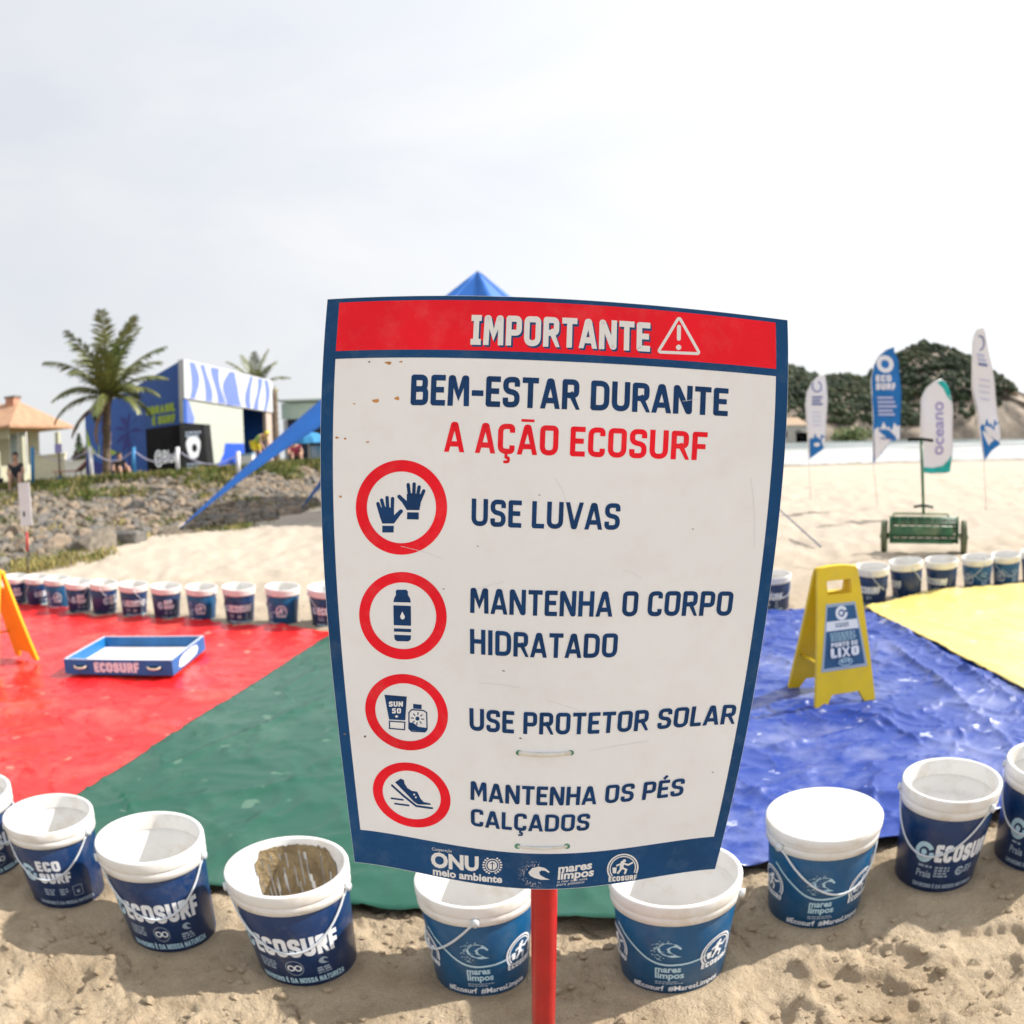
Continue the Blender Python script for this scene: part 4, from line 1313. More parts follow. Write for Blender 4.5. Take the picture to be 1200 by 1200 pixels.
def line_text(a, text, lpx, rpx, capl, capr, mid=None, mi=0, sw=.2, gap=.11, space=.30, font=None, part='lettering', drop=0.):
    """a line of lettering between two photo points, laid in the board's own u, v"""
    ul, vl = inv(*lpx); ur, vr = inv(*rpx)
    _, v2 = inv(lpx[0], lpx[1] - capl); cl = vl - v2
    _, v2 = inv(rpx[0], rpx[1] - capr); crr = vr - v2
    if mid is not None:
        um, vm_ = inv(*mid); tm = (um - ul) / (ur - ul); sag = (vm_ - (vl + (vr - vl) * tm)) / (4 * tm * (1 - tm))
    else: sag = 0
    a.part(part + '*' + text)
    if font is not None:
        V, Fs = font_text(text, font); W = max(p.x for p in V); P = [([(p.x, p.y / .73) for p in V], Fs)]
    else: P, W = stroke_text(text, sw, gap, space)
    for V, Fs in P:
        o = []
        for p in V:
            s = p[0] / W
            o.append((ul + (ur - ul) * s + drop * .3, vl + (vr - vl) * s + sag * 4 * s * (1 - s) - p[1] * (cl + (crr - cl) * s) + drop))
        a.add(o, Fs, mi)


# root at the foot of the post
prad = .0225


def behind(px, py, gap):
    u, v = inv(px, py); return Vector(surf_uv(u, v) - normal_uv(u, v) * gap)


P2 = behind(639, 1041, .004 + prad + .004); PU = behind(638, 865, .004 + prad + .004)
dirp = (P2 - PU).normalized()
footp = P2 + dirp * ((-.12 - P2.z) / dirp.z)
gpt = P2 + dirp * ((0 - P2.z) / dirp.z)
ORG = np.array(gpt)
sign = empty('sign', gpt)
tag(sign, 'large white sign with navy border, red header and pictograms on a red post', 'sign')
# board: bent sheet with thickness
nu, nvv = 97, 121
U, Vv = np.meshgrid(np.linspace(0, 1, nu), np.linspace(0, 1, nvv))
front = to_world(surf_uv(U, Vv)) - ORG
backP = to_world(surf_uv(U, Vv) - normal_uv(U, Vv) * .004) - ORG
m = MB(); idx = lambda i, j: i * nu + j
Vs = list(front.reshape(-1, 3)) + list(backP.reshape(-1, 3)); off = nu * nvv; Fs = []; mis = []
for i in range(nvv - 1):
    for j in range(nu - 1):
        Fs.append((idx(i, j), idx(i + 1, j), idx(i + 1, j + 1), idx(i, j + 1)))
        Fs.append((off + idx(i, j), off + idx(i, j + 1), off + idx(i + 1, j + 1), off + idx(i + 1, j)))
for j in range(nu - 1):
    Fs.append((idx(0, j), idx(0, j + 1), off + idx(0, j + 1), off + idx(0, j))); Fs.append((idx(nvv - 1, j + 1), idx(nvv - 1, j), off + idx(nvv - 1, j), off + idx(nvv - 1, j + 1)))
for i in range(nvv - 1):
    Fs.append((idx(i + 1, 0), idx(i, 0), off + idx(i, 0), off + idx(i + 1, 0))); Fs.append((idx(i, nu - 1), idx(i + 1, nu - 1), off + idx(i + 1, nu - 1), off + idx(i, nu - 1)))
m.add(Vs, Fs, 0, False)
board = m.build('board', M_board, sign)


def band(pts_fn, nseg=48):
    """strip between two uv curves -> piece"""
    V = []; Fs = []
    for i in range(nseg + 1):
        t = i / nseg; a, b = pts_fn(t); V += [a, b]
    return V, [(2 * i, 2 * i + 1, 2 * i + 3, 2 * i + 2) for i in range(nseg)]


# border in uv
uL, _ = inv(391, 600); _, vT0 = inv(393.7, 355); uR, _ = inv(899.5, 600)
_, vR1 = inv(392, 411.5); _, vW0 = inv(392, 420.7); _, vW1 = inv(420.5, 972); _, vm1 = inv(625, 999.5); _, vm2 = inv(840.5, 980)
_, vR1b = inv(910.7, 432.5); _, vW0b = inv(910.7, 441)
uL = float(uL); uR = float(uR)
e = .0006
a = Art()
a.add(*band(lambda t: ((e, t * (1 - 2 * e) + e), (uL, t * (1 - 2 * e) + e))))
a.add(*band(lambda t: ((uR, t * (1 - 2 * e) + e), (1 - e, t * (1 - 2 * e) + e))))
vt = float(vT0); vbl = lambda t: float(vW1) + (float(vm2) - float(vW1)) * t
a.add(*band(lambda t: ((uL + (uR - uL) * t, e), (uL + (uR - uL) * t, vt))))
a.add(*band(lambda t: ((uL + (uR - uL) * t, vbl(t)), (uL + (uR - uL) * t, 1 - e))))
vr = lambda t: float(vR1) + (float(vR1b) - float(vR1)) * t
vw = lambda t: float(vW0) + (float(vW0b) - float(vW0)) * t
a.add(*band(lambda t: ((uL + (uR - uL) * t, vr(t)), (uL + (uR - uL) * t, vw(t)))))
uv_art(a, 'border', M_signblue, board, .0002, .00001)
a = Art()
a.add(*band(lambda t: ((uL + (uR - uL) * t, vt), (uL + (uR - uL) * t, vr(t)))))
uv_art(a, 'header_band', M_signred, board, .0002)

a = Art()
line_text(a, '|MPORTANTE', (552.8, 405.3), (763, 413.6), 35, 34, mi=1, sw=.215, gap=.075, drop=.0014, part='header_lettering')
line_text(a, '|MPORTANTE', (551.3, 404), (761.5, 412.3), 35, 34, mi=0, sw=.20, gap=.09, part='header_lettering')
uv_art(a, 'header_lettering', [M_print, M_signblue], board, .00035)
a = Art()
a.line(rpoly([(783, 393), (795.7, 371.5, 4), (820, 414.5, 4), (771, 412.5, 4), (783, 393)]), 3.4, 0)
a.part('exclamation_mark').line([(795.6, 383), (795.4, 397)], 4.6, 0, True); a.disc(795.2, 407, 3.1, None, 0)
sign_art(a, 'warning_triangle', [M_print], board, .00035)

a = Art()
line_text(a, 'BEM-ESTAR DURANTE', (481, 474.8), (852.5, 487.8), 36, 32.5, gap=.085, sw=.185)
line_text(a, 'USE LUVAS', (552.5, 616), (725.7, 620.8), 32, 31, sw=.172, gap=.10)
line_text(a, 'MANTENHA O CORPO', (551, 718), (856.5, 721.7), 29.5, 28.5, mid=(640, 721.7), sw=.172, gap=.10)
line_text(a, 'HIDRATADO', (551, 765.8), (722.5, 770), 29, 28, sw=.172, gap=.10)
line_text(a, 'USE PROTETOR SOLAR', (550.5, 855.5), (860, 848), 26, 22.5, mid=(690, 859.8), sw=.172, gap=.10)
line_text(a, 'MANTENHA OS PÉS', (551.5, 936.8), (799.7, 932), 22, 20, mid=(640, 943.5), sw=.172, gap=.10)
line_text(a, 'CALÇADOS', (552, 967), (690, 972.5), 20, 19.5, mid=(615, 973.4), sw=.172, gap=.10)
uv_art(a, 'lettering', [M_signtext], board, .00035)
a = Art()
line_text(a, 'A AÇÃO ECOSURF', (521, 529.3), (827.5, 539.5), 35.5, 33, sw=.175, gap=.10)
uv_art(a, 'lettering', [M_signred], board, .00035)

# pictogram rings (photo pixels)
RINGS = [((470.5, 594.5), 53.5, 55.5), ((472.2, 721.5), 51.3, 51.3), ((476.5, 834.5), 48.5, 44.5), ((482.5, 931.5), 45.5, 37.5)]


def slanted_ring(a, c, rx, ry, tilt, tw):
    """ellipse with a diagonal shear, as a circle on the bent board looks"""
    n = 64; V = []
    for i in range(n):
        t = 2 * PI * i / n
        for k in (0, tw):
            kx, ky = rx - k, ry - k * ry / rx
            x = kx * math.cos(t); y = ky * math.sin(t)
            V.append((c[0] + x, c[1] + y + tilt * x))
    a.add(V, [(2 * i, 2 * i + 1, 2 * ((i + 1) % n) + 1, 2 * ((i + 1) % n)) for i in range(n)], 0)


for k, (c, rx, ry) in enumerate(RINGS):
    a = Art(); slanted_ring(a, c, rx, ry, (.0, .03, .10, .15)[k], (13, 12.3, 11.8, 11.5)[k])
    sign_art(a, 'ring', [M_signred], board, .00035)
S4 = lambda pts, ox, oy, s=4.: [(ox + x / s, oy + y / s) for x, y in pts]
# gloves
a = Art()
O8 = lambda *pts: [(400 + x / 8.571, 530 + y / 8.571) for x, y in pts]
for f in (((368, 515), (400, 600)), ((405, 480), (435, 590)), ((460, 455), (468, 590)), ((515, 465), (512, 600))): a.line(O8(*f), 4.0, 0, True)
a.line(O8((600, 592), (540, 650)), 4.6, 0, True)
a.poly(O8((352, 525), (392, 660), (412, 715), (530, 715), (600, 620), (560, 612), (530, 640), (527, 560), (430, 545), (385, 560)), 0)
a.poly(O8((412, 738), (528, 738), (525, 805), (412, 805)), 0)
for f in (((672, 325), (685, 440)), ((732, 318), (728, 440)), ((782, 348), (765, 450)), ((828, 388), (790, 480))): a.line(O8(*f), 4.0, 0, True)
a.line(O8((582, 445), (650, 515)), 4.6, 0, True)
a.poly(O8((588, 470), (660, 580), (785, 580), (800, 500), (842, 400), (790, 420), (700, 410), (658, 420), (658, 490), (620, 455)), 0)
a.poly(O8((662, 602), (778, 604), (777, 675), (660, 672)), 0)
sign_art(a, 'gloves_pictogram', [M_signtext], board, .00035)
# bottle
a = Art(); O4 = lambda *pts: S4(pts, 360, 600)
a.poly(O4((420, 364), (465, 364), (472, 372), (472, 388), (482, 404), (486, 424), (404, 422), (408, 404), (416, 388), (415, 372)), 0)
a.poly(O4((404, 437), (486, 440), (487, 533), (406, 530)), 0)
a.poly(O4((407, 545), (487, 548), (487, 563), (407, 560)), 0)
a.poly(O4((408, 575), (487, 578), (485, 598), (474, 606), (420, 605), (410, 596)), 0)
a.poly(O4((446, 466), (436, 488), (439, 499), (447, 504), (456, 499), (458, 489)), 1)
sign_art(a, 'bottle_pictogram', [M_signtext, M_board], board, .00035)
# sun lotion
a = Art()
a.poly(O4((362, 856), (467, 865), (460, 976), (384, 972)), 0)
a.line(O4((386, 980), (458, 985), (456, 1020), (386, 1014)), 1.4, 0, closed=True)
a.poly(O4((497, 899), (537, 903), (536, 924), (497, 921)), 0)
a.line(O4((490, 926), (545, 930), (560, 940), (562, 1018), (552, 1030), (490, 1027), (477, 1014), (477, 940)), 1.4, 0, closed=True)
a.poly(O4((478, 985), (500, 990), (520, 1006), (562, 1012), (560, 1028), (480, 1022)), 0)
a.disc(*O4((517, 968))[0], 2.4, None, 0, 16)
for i in range(8):
    t = i * PI / 4 + .1
    a.line(O4((517 + 17 * math.cos(t), 968 + 17 * math.sin(t)), (517 + 31 * math.cos(t), 968 + 31 * math.sin(t))), 1.1, 0)
a.caps('SUN', *O4((383, 912))[0], 6.2, 16.5, 1, .22, .1, -1)
a.caps('50', *O4((398, 944))[0], 6.2, 10.5, 1, .22, .14, -1)
a.caps('+', *O4((412, 966))[0], 4.6, 3.6, 1, .24, .1, -1)
sign_art(a, 'lotion_pictogram', [M_signtext, M_board], board, .00035)
# shoe
a = Art(); O6 = lambda *pts: S4(pts, 380, 860, 4.286)
a.poly(O6((356, 243), (384, 224), (400, 232), (404, 250), (418, 272), (440, 286), (466, 290), (474, 304), (484, 326), (500, 342), (530, 348), (537, 356), (472, 354), (450, 340), (420, 308)), 0)
a.line(O6((340, 258), (400, 312), (462, 362), (542, 373)), 2.3, 0, True)
a.line(O6((337, 323), (395, 331)), 1.9, 0, True); a.line(O6((355, 350), (424, 359)), 1.9, 0, True)
for q in ((452, 304), (460, 318)): a.disc(*O6(q)[0], 1.1, None, 1, 8)
sign_art(a, 'shoe_pictogram', [M_signtext, M_board], board, .00035)
# footer logos
a = Art()
line_text(a, 'Cooperação', (506.3, 996.2), (529.5, 998.8), 3.6, 3.6, font=.0)
line_text(a, 'ONU', (505.3, 1015), (561, 1020), 17, 16.5, font=.045)
line_text(a, 'meio ambiente', (507.5, 1024.5), (588.4, 1034.3), 8.6, 8.6, font=.035)
line_text(a, 'mares', (654, 1022.5), (693.5, 1017.5), 9.5, 9.5, font=.035)
line_text(a, 'limpos', (653.5, 1030.5), (695.5, 1025.8), 9.5, 9.5, font=.035)
line_text(a, 'o mar não está', (653, 1034.4), (688, 1030.6), 3, 3, font=.0)
line_text(a, 'para plástico', (652.5, 1037.8), (684.5, 1034.4), 3, 3, font=.0)
uv_art(a, 'footer_lettering', [M_print], board, .0004)
a = Art()
# emblem
cx, cy = 577, 1014
a.part('laurel_emblem')
a.ring(cx, cy, 8.2, 7.8, 1.1, 0, 30); a.disc(cx, cy, 5.6, 5.3, 0)
a.line([(cx, cy - 4), (cx, cy + 5.2)], 1.2, 1); a.line([(cx - 2.8, cy - 1.5), (cx, cy - 3.2), (cx + 2.8, cy - 1.5)], .8, 1)
for sgn in (-1, 1):
    for i in range(8):
        t = PI * (.5 + sgn * (.12 + .1 * i)); rx = 10.5
        x, y = cx + rx * math.cos(t), cy + rx * .92 * math.sin(t)
        a.disc(x, y, 1.5, 1.0, 0, 8)
a.part('wave_logo')
logo_src = Art(); logo_wave(logo_src, 0, 0, 1, 0, False)
for V, Fs, mi in logo_src.p: a.add([(630 + v.x * 14.5, 1024 - v.y * 11) for v in V], Fs, 0)
rr4 = random.Random(8)
for i in range(150):
    t = rr4.uniform(PI * .42, PI * 1.62); q = rr4.uniform(.72, 1.28)
    a.disc(628 + 18 * q * math.cos(t), 1024.5 - 13.5 * q * math.sin(t), .62 * (1.5 - q), None, 0, 5)
a.part('round_logo')
logo_src = Art(); logo_badge(logo_src, 0, 0, 1, 0, True)
for V, Fs, mi in logo_src.p: a.add([(729.6 + v.x * 18.5, 1017 - v.y * 17 - v.x * 1.6) for v in V], Fs, 0)
sign_art(a, 'footer_logos', [M_print, M_signblue], board, .0004, .000004)
# rust specks and scuffs where the photograph shows them
a = Art(); rs_ = random.Random(5)
for (px, py, r, mi) in ((455, 425, 2.2, 0), (470, 424, 1.4, 0), (441, 469, 2.6, 0), (466, 467, 2.4, 0), (433, 424, 1.0, 1), (415, 473, 1.0, 0), (395, 513, 1.6, 0), (404, 514, 1.1, 0), (431, 518, 1.2, 0), (399, 582, 1.2, 0),
                        (428, 863, 1.2, 1), (404, 860, 1.0, 1), (632, 580, .9, 1), (560, 640, .9, 1), (700, 760, .8, 1), (812, 620, .8, 1), (590, 786, .9, 1), (520, 690, .8, 1), (835, 905, .8, 1), (610, 865, 1.0, 1)):
    a.poly([(px + r * rs_.uniform(.5, 1.4) * math.cos(t) * 1.6, py + r * rs_.uniform(.4, 1.2) * math.sin(t)) for t in np.linspace(0, 6.28, 9)[:-1]], mi)
for (x0, y0, x1, y1) in ((730, 668, 752, 678), (640, 820, 700, 842), (560, 690, 590, 682), (800, 470, 842, 466), (650, 560, 664, 590), (690, 880, 760, 868), (560, 800, 610, 806), (880, 560, 884, 640), (470, 640, 520, 655)):
    a.line([(x0, y0), ((x0 + x1) / 2 + 2, (y0 + y1) / 2 - 1), (x1, y1)], .45, 2)
sign_art(a, 'scuffs', [mat('rust', (.50, .24, .08), .8, var=.3), mat('speck', (.20, .17, .14), .8), mat('scratch', (.70, .72, .76), .6)], board, .00034)[0]['kind'] = 'stuff'
# cable ties through the board
for (x0, x1, y0) in ((608, 669, 882), (606.5, 664.5, 991.5)):
    mb = MB()
    pts = []
    for i in range(13):
        t = i / 12; u, v = inv(x0 + (x1 - x0) * t, y0 + 1.2 * math.sin(PI * t) * 1.2)
        pts.append(Vector(to_world(surf_uv(u, v) + normal_uv(u, v) * (.0006 + .0022 * math.sin(PI * t)))) - Vector(ORG))
    mb.tube(pts, .0034 if y0 < 900 else .0022, 8)
    tie = mb.build('cable_tie', M_tie, board)
    a = Art()
    for x in (x0, x1): a.part('hole*%d' % x).disc(x, y0, 3.6, 3.2, 0, 14)
    sign_art(a, 'hole', [M_green_dot], board, .0004)
# post
mb = MB(); topP = P2 - dirp * .25
mb.tube([footp - Vector(ORG), gpt - Vector(ORG), P2 - Vector(ORG), topP - Vector(ORG)], prad, 28)
mb.build('post', M_postred, sign)

# ================================================================== FOLDING SIGNS
def folding_sign(loc, rz, wtop, wbot, h, spread, label, m, panel=True):
    root = empty('folding_sign', loc, rz); tag(root, label, 'folding sign')
    def leaf(name, sgn):
        base = Vector((0, sgn * spread / 2, 0)); topv = Vector((0, sgn * .012, h)); L_ = (topv - base).length
        up = (topv - base).normalized(); nrm = Vector((0, sgn, 0)); nrm = (nrm - up * nrm.dot(up)).normalized()
        fr = lambda x, y: base + Vector((x, 0, 0)) + up * y + nrm * .010
        bk = lambda x, y: base + Vector((x, 0, 0)) + up * y - nrm * .010
        wt, wb = wtop / 2, wbot / 2
        hw = .30 * wtop
        wat = lambda y: wb + (wt - wb) * y / L_
        y1, y2 = L_ - .115, L_ - .055
        # lower body with notch, two cheeks beside the hand hole, top bar
        body = [(-wb, 0), (-wb + .055, 0), (-wb + .085, .05), (wb - .085, .05), (wb - .055, 0), (wb, 0), (wat(y1), y1), (-wat(y1), y1)]
        mb = MB(); mb.slab(body, fr, bk)
        mb.slab([(-wat(y1), y1), (-hw, y1), (-hw, y2), (-wat(y2), y2)], fr, bk); mb.slab([(hw, y1), (wat(y1), y1), (wat(y2), y2), (hw, y2)], fr, bk)
        top = [(-wat(y2), y2), (wat(y2), y2), (wt, L_ - .012), (wt - .012, L_), (wt * .3, L_ + .008), (-wt * .3, L_ + .008), (-wt + .012, L_), (-wt, L_ - .012)]
        mb.slab(top, fr, bk)
        o = mb.build(name, m, root, fix=True)
        return o, fr, up, nrm, base, L_
    f, fr, up, nrm, base, L_ = leaf('panel', -1)
    leaf('panel', 1)
    hb = MB(); hb.tube([(-wtop / 2 - .002, 0, h - .008), (wtop / 2 + .002, 0, h - .008)], .011, 10); hb.build('hinge', m, root)
    # spreader bar
    sp = MB(); sp.tube([(-wbot * .36, -spread * .33, h * .30), (-wbot * .36, spread * .33, h * .30)], .007, 6); sp.build('spreader', m, root)
    # recessed frame line + poster
    if panel:
        y0, y1 = .155, L_ - .155
        hw0, hw1 = wbot / 2 - .035, wtop / 2 - .028
        wat = lambda y: hw0 + (hw1 - hw0) * (y - y0) / (y1 - y0)
        a = Art()
        P = lambda s, y: (s * wat(y), y)
        a.poly([P(-1, y0), P(1, y0), P(1, y1), P(-1, y1)], 0)
        k = .90; ya, yb = y0 + .014, y1 - .014; Y = lambda t: ya + (yb - ya) * t
        a.part('poster'); a.poly([P(-k, Y(0)), P(k, Y(0)), P(k, Y(.60)), P(-k, Y(.60))], 1)
        a.poly([P(-k, Y(.61)), P(k, Y(.61)), P(k, Y(.76)), P(-k, Y(.76))], 2)
        a.poly([P(-k, Y(.77)), P(k, Y(.77)), P(k, Y(1)), P(-k, Y(1))], 1)
        a.part('ring_logo*5'); logo_swirl(a, 0, Y(.885), .031, 2)
        a.part('fine_print'); a.rows(-.035, Y(.70), .04, 2, .010, .005, 1, .1)
        a.part('fine_print*2'); a.rows(-.066, Y(.55), .066, 4, .010, .005, 3, .1)
        a.part('lettering'); a.caps('PONTO DE', 0, Y(.335), .020, .135, 2, .24, .1, center=True)
        a.part('lettering*2'); a.caps('LIXO', 0, Y(.16), .042, .145, 2, .27, .1, center=True)
        a.part('small_logo'); a.ring(0, Y(.075), .036, .017, .004, 3); a.caps('ECO', 0, Y(.06), .013, .045, 3, .22, .1, center=True)
        a.map(lambda x, y, off: fr(x, y) + (-nrm * 0 + nrm * off) + nrm * .0012, 'poster', [M_print_grey, M_signblue_l, M_print, M_print_cyan], f, .0002)
    return root


M_signblue_l = mat('poster_blue', (.006, .085, .22), .4, var=.1)
pA = [ground(956, 828), ground(1023, 817), ground(923, 798)]
cx = (pA[0] + pA[1]) / 2; dx = (pA[1] - pA[0]); rz = math.atan2(dx.y, dx.x)
spread = .30
perp = Vector((-math.sin(rz), math.cos(rz), 0))
c0 = cx + perp * spread / 2 + Vector((-.06, -.13, 0))
fs = folding_sign((c0.x, c0.y, .04), rz, .205, dx.length * 1.0, .585, spread, 'yellow plastic folding floor sign with a blue poster on the blue tarp', M_yellow)
g = ground(0, 786)
folding_sign((g.x, g.y + .1, .028), math.radians(-22), .21, .30, .60, .34, 'orange yellow folding sign cut off by the left frame edge on the red tarp', M_orange)

# ================================================================== TRAY
q0, q1, q2 = ground(77.5, 789, .025), ground(203, 792, .025), ground(242, 749, .025)
rz = math.atan2((q1 - q0).y, (q1 - q0).x) + math.radians(1); Wt = (q1 - q0).length; Dt = .60
tray = empty('tray', q0.lerp(q1, .5) + Vector((0, 0, .0)), rz)
tag(tray, 'low square blue wooden tray with white lettering on the red tarp', 'tray')
hb = .088; tk = .014
MB().box(-Wt / 2, Wt / 2, 0, tk, 0, hb).build('side', M_boxblue, tray)
MB().box(-Wt / 2, Wt / 2, Dt - tk, Dt, 0, hb).build('side', M_boxblue, tray)
MB().box(-Wt / 2, -Wt / 2 + tk, tk, Dt - tk, 0, hb).build('side', M_boxblue, tray)
MB().box(Wt / 2 - tk, Wt / 2, tk, Dt - tk, 0, hb).build('side', M_boxblue, tray)
e_ = MB()
for (x0, x1, y0, y1) in ((-Wt / 2, Wt / 2, 0, tk), (-Wt / 2, Wt / 2, Dt - tk, Dt), (-Wt / 2, -Wt / 2 + tk, tk, Dt - tk), (Wt / 2 - tk, Wt / 2, tk, Dt - tk)):
    e_.box(x0 + .001, x1 - .001, y0 + .001, y1 - .001, hb, hb + .003)
e_.build('edge_trim', M_boxedge, tray)
MB().box(-Wt / 2 + tk, Wt / 2 - tk, tk, Dt - tk, .004, .022).build('liner', M_boxin, tray)
a = Art(); a.caps('ECOSURF', 0, .014, .060, .31, 0, .26, .05, center=True)
for sx in (-1, 1):
    a.part('handle_slot*%d' % sx); a.rect(sx * Wt * .34 - .05, .034, sx * Wt * .34 + .05, .054, 1)
a.map(lambda x, y, o: Vector((x, -.0015 - o, y)), 'lettering', [M_print, M_black], tray)
for sx in (-1, 1):
    hm = MB(); hm.tube([(sx * Wt * .34 - .045, -.002, .05), (sx * Wt * .34 - .03, -.016, .042), (sx * Wt * .34, -.02, .039), (sx * Wt * .34 + .03, -.016, .042), (sx * Wt * .34 + .045, -.002, .05)], .006, 8)
    hm.build('handle', M_rope, tray)
a = Art(); a.poly([(x * 1.0, y) for x, y in ((.1, .02), (.13, .06), (.2, .075), (.36, .078), (.44, .07), (.46, .045), (.42, .02), (.3, .012), (.18, .01))], 0)
a.map(lambda x, y, o: Vector((Wt / 2 + .0015 + o, x, y)), 'sticker', [M_print], tray)

# ================================================================== SMALL MARKER SIGN (far left)
g = ground(33, 672)
ms = empty('marker_sign', g); tag(ms, 'small pale sign panel on a thin red and white post at the left', 'sign')
pt = (at(31, 566, g.y) - g)
MB().tube([(0, 0, -.05), (pt.x * .25, 0, pt.z * .25)], .012, 8).build('post', mat('post_dark', (.06, .05, .05), .6), ms)
MB().tube([(pt.x * .25, 0, pt.z * .25), (pt.x * .46, 0, pt.z * .46)], .017, 8).build('post_sleeve', M_postred, ms)
MB().tube([(pt.x * .46, 0, pt.z * .46), (pt.x * .98, .0, pt.z * .98)], .012, 8).build('post', M_white, ms)
a0, a1 = at(22, 566, g.y) - g, at(39, 615, g.y) - g
mp_ = MB().box(a0.x, a1.x, -.024, -.014, a1.z, a0.z).build('panel', mat('pale_panel', (.62, .60, .64), .5, var=.05), ms)
MB().box(-.02 + a0.x + .075, -.02 + a0.x + .105, -.028, -.0245, a1.z + .11, a1.z + .17).build('mark', M_black, mp_)

# ================================================================== FEATHER BANNERS
def banner(px_outline, Y, pole_px, base_px, label, mats, art, arc=None, ang=.0):
    base = ground(*base_px) if False else at(base_px[0], base_px[1], Y)
    d = ray(*base_px); base.z = float(sand_z(np.array([base.x]), np.array([Y]))[0]) - .05
    root = empty('feather_banner', base); tag(root, label, 'banner', 'feather banners along the beach')
    loc = [(at(x, y, Y) - base) for x, y in px_outline]
    pl = [(p.x, p.z) for p in loc]
    # fabric: subdivided sheet with a slow ripple
    zs = [p[1] for p in pl]; z0, z1 = min(zs), max(zs)
    rip = lambda x, z: .035 * math.sin(z * 3.1 + base.x) + .02 * math.sin(z * 7 + 1 + x * 6)
    mb = MB(); nz = 36
    rows = []
    n = len(pl)
    for i in range(nz + 1):
        z = z0 + (z1 - z0) * (.001 + .998 * i / nz); xs_ = []
        for k in range(n):
            (xa, za), (xb, zb) = pl[k], pl[(k + 1) % n]
            if (za > z) != (zb > z): xs_.append(xa + (z - za) * (xb - xa) / (zb - za))
        rows.append((z, min(xs_), max(xs_)))
    nx = 8; V = []
    for (z, xa, xb) in rows:
        for j in range(nx + 1):
            x = xa + (xb - xa) * j / nx; V.append((x, rip(x, z), z))
    K = len(V); V += [(x, y + .006, z) for x, y, z in V]
    Fs = []; ml = []
    for i in range(nz):
        for j in range(nx):
            k = i * (nx + 1) + j; q = (k, k + 1, k + nx + 2, k + nx + 1)
            Fs.append(q); Fs.append(tuple(K + t for t in q[::-1]))
        for j in (0, nx):
            k = i * (nx + 1) + j; Fs.append((k, k + nx + 1, K + k + nx + 1, K + k))
    for j in range(nx):
        for i in (0, nz): k = i * (nx + 1) + j; Fs.append((k, k + 1, K + k + 1, K + k))
    mb.add(V, Fs, 0, True)
    fab = mb.build('fabric', mats[0], root)
    A = Art(); art(A)
    def fn(x, y, o):
        p = at(x, y, Y) - base
        return Vector((p.x, rip(p.x, p.z) - .003 - o * 8, p.z))
    A.map(fn, 'print', mats, fab, .0002)
    pp = [at(x, y, Y) - base for x, y in pole_px]
    pm = MB(); pm.tube([(0, .03, -.1)] + [(p.x, rip(p.x, p.z) + .02, p.z) for p in pp], .009, 8); pm.build('pole', mat('banner_pole', (.72, .70, .66), .5), root)
    return root


M_bw = mat('banner_white', (.70, .70, .76), .8); M_bb = mat('banner_blue', (.006, .14, .43), .8, var=.06); M_bn = mat('banner_navy_ink', (.07, .12, .34), .8)
M_lil = mat('banner_lilac', (.42, .45, .66), .8); M_teal = mat('banner_teal', (.01, .36, .34), .8, var=.2, vscale=8)
M_purple = mat('banner_purple', (.28, .25, .52), .8)


def splash(x0, x1, y, d, yb, pts_lower):
    """dripping edge across a banner"""
    s = []
    n = 24
    for i in range(n + 1):
        t = i / n; s.append((x0 + (x1 - x0) * t, y + d * math.sin(t * 13) * .6 + d * .5 * math.sin(t * 29 + 1)))
    return s + pts_lower


def banner1(A):
    A.part('splash_foot'); A.poly(splash(948.3, 966.2, 512, 4, 0, [(965.2, 526), (950.5, 537.5)]), 1)
    A.part('ring_logo'); A.ring(957, 453, 6.2, 7, 1.6, 2, 24, -1.2, 3.9)
    A.part('lettering')
    for i, y in enumerate((464.5, 468.5, 472.5)): A.rect(951, y, 963 - (i == 1) * 2, y + 2.2, 2)
    A.part('fine_print')
    for y in (483, 488, 493, 498): A.rect(951, y, 962, y + .8, 3)
    A.part('foot_mark'); A.disc(957, 521, 3.6, 2.4, 0, 10)


banner([(968, 437.5), (960, 441), (952, 448), (946.5, 458), (944.2, 470), (944.8, 490), (947, 512), (949, 539), (954, 534), (965.5, 526), (967, 510), (968.6, 480), (969.2, 450)], 14.0,
       [(949, 538), (946, 505), (944, 475), (946, 459), (952, 448), (960, 441), (968, 437.5)], (951, 584), 'white feather banner with a blue foot nearest to the sign', [M_bw, M_bb, M_bn, M_lil], banner1)


def banner2(A):
    A.part('splash_foot'); A.poly(splash(1023.3, 1054.0, 500, 5, 0, [(1053.6, 514), (1042, 518), (1034, 530), (1026, 541.5)]), 1)
    A.part('ring_logo'); A.ring(1038, 426.5, 10.5, 10.5, 5.4, 1, 24)
    A.part('lettering'); A.caps('ECO', 1026, 447.5, 8, 18, 1, .26, .08, -1); A.caps('SURF', 1026, 457, 8, 22, 1, .26, .08, -1)
    A.part('lettering')
    for i, y in enumerate((465, 470, 475, 480, 484.5)): A.rect(1027, y, 1045 + (i % 3) * 2, y + 2.6, 3)
    A.part('foot_mark'); A.rect(1031, 513, 1046, 514.6, 2)


banner([(1048.7, 406), (1040, 410), (1031, 418), (1025, 428), (1022, 440), (1021.5, 470), (1022.5, 505), (1024.5, 543), (1034, 532), (1042, 519), (1054.5, 514), (1055, 470), (1055, 425), (1053, 418), (1049.5, 414)], 11.6,
       [(1024.5, 540), (1022, 490), (1021.5, 445), (1025, 428), (1031, 418), (1040, 410), (1048.7, 406)], (1030, 597), 'blue feather banner with a white ring mark and white foot', [M_bb, M_bw, M_bn, M_lil], banner2)


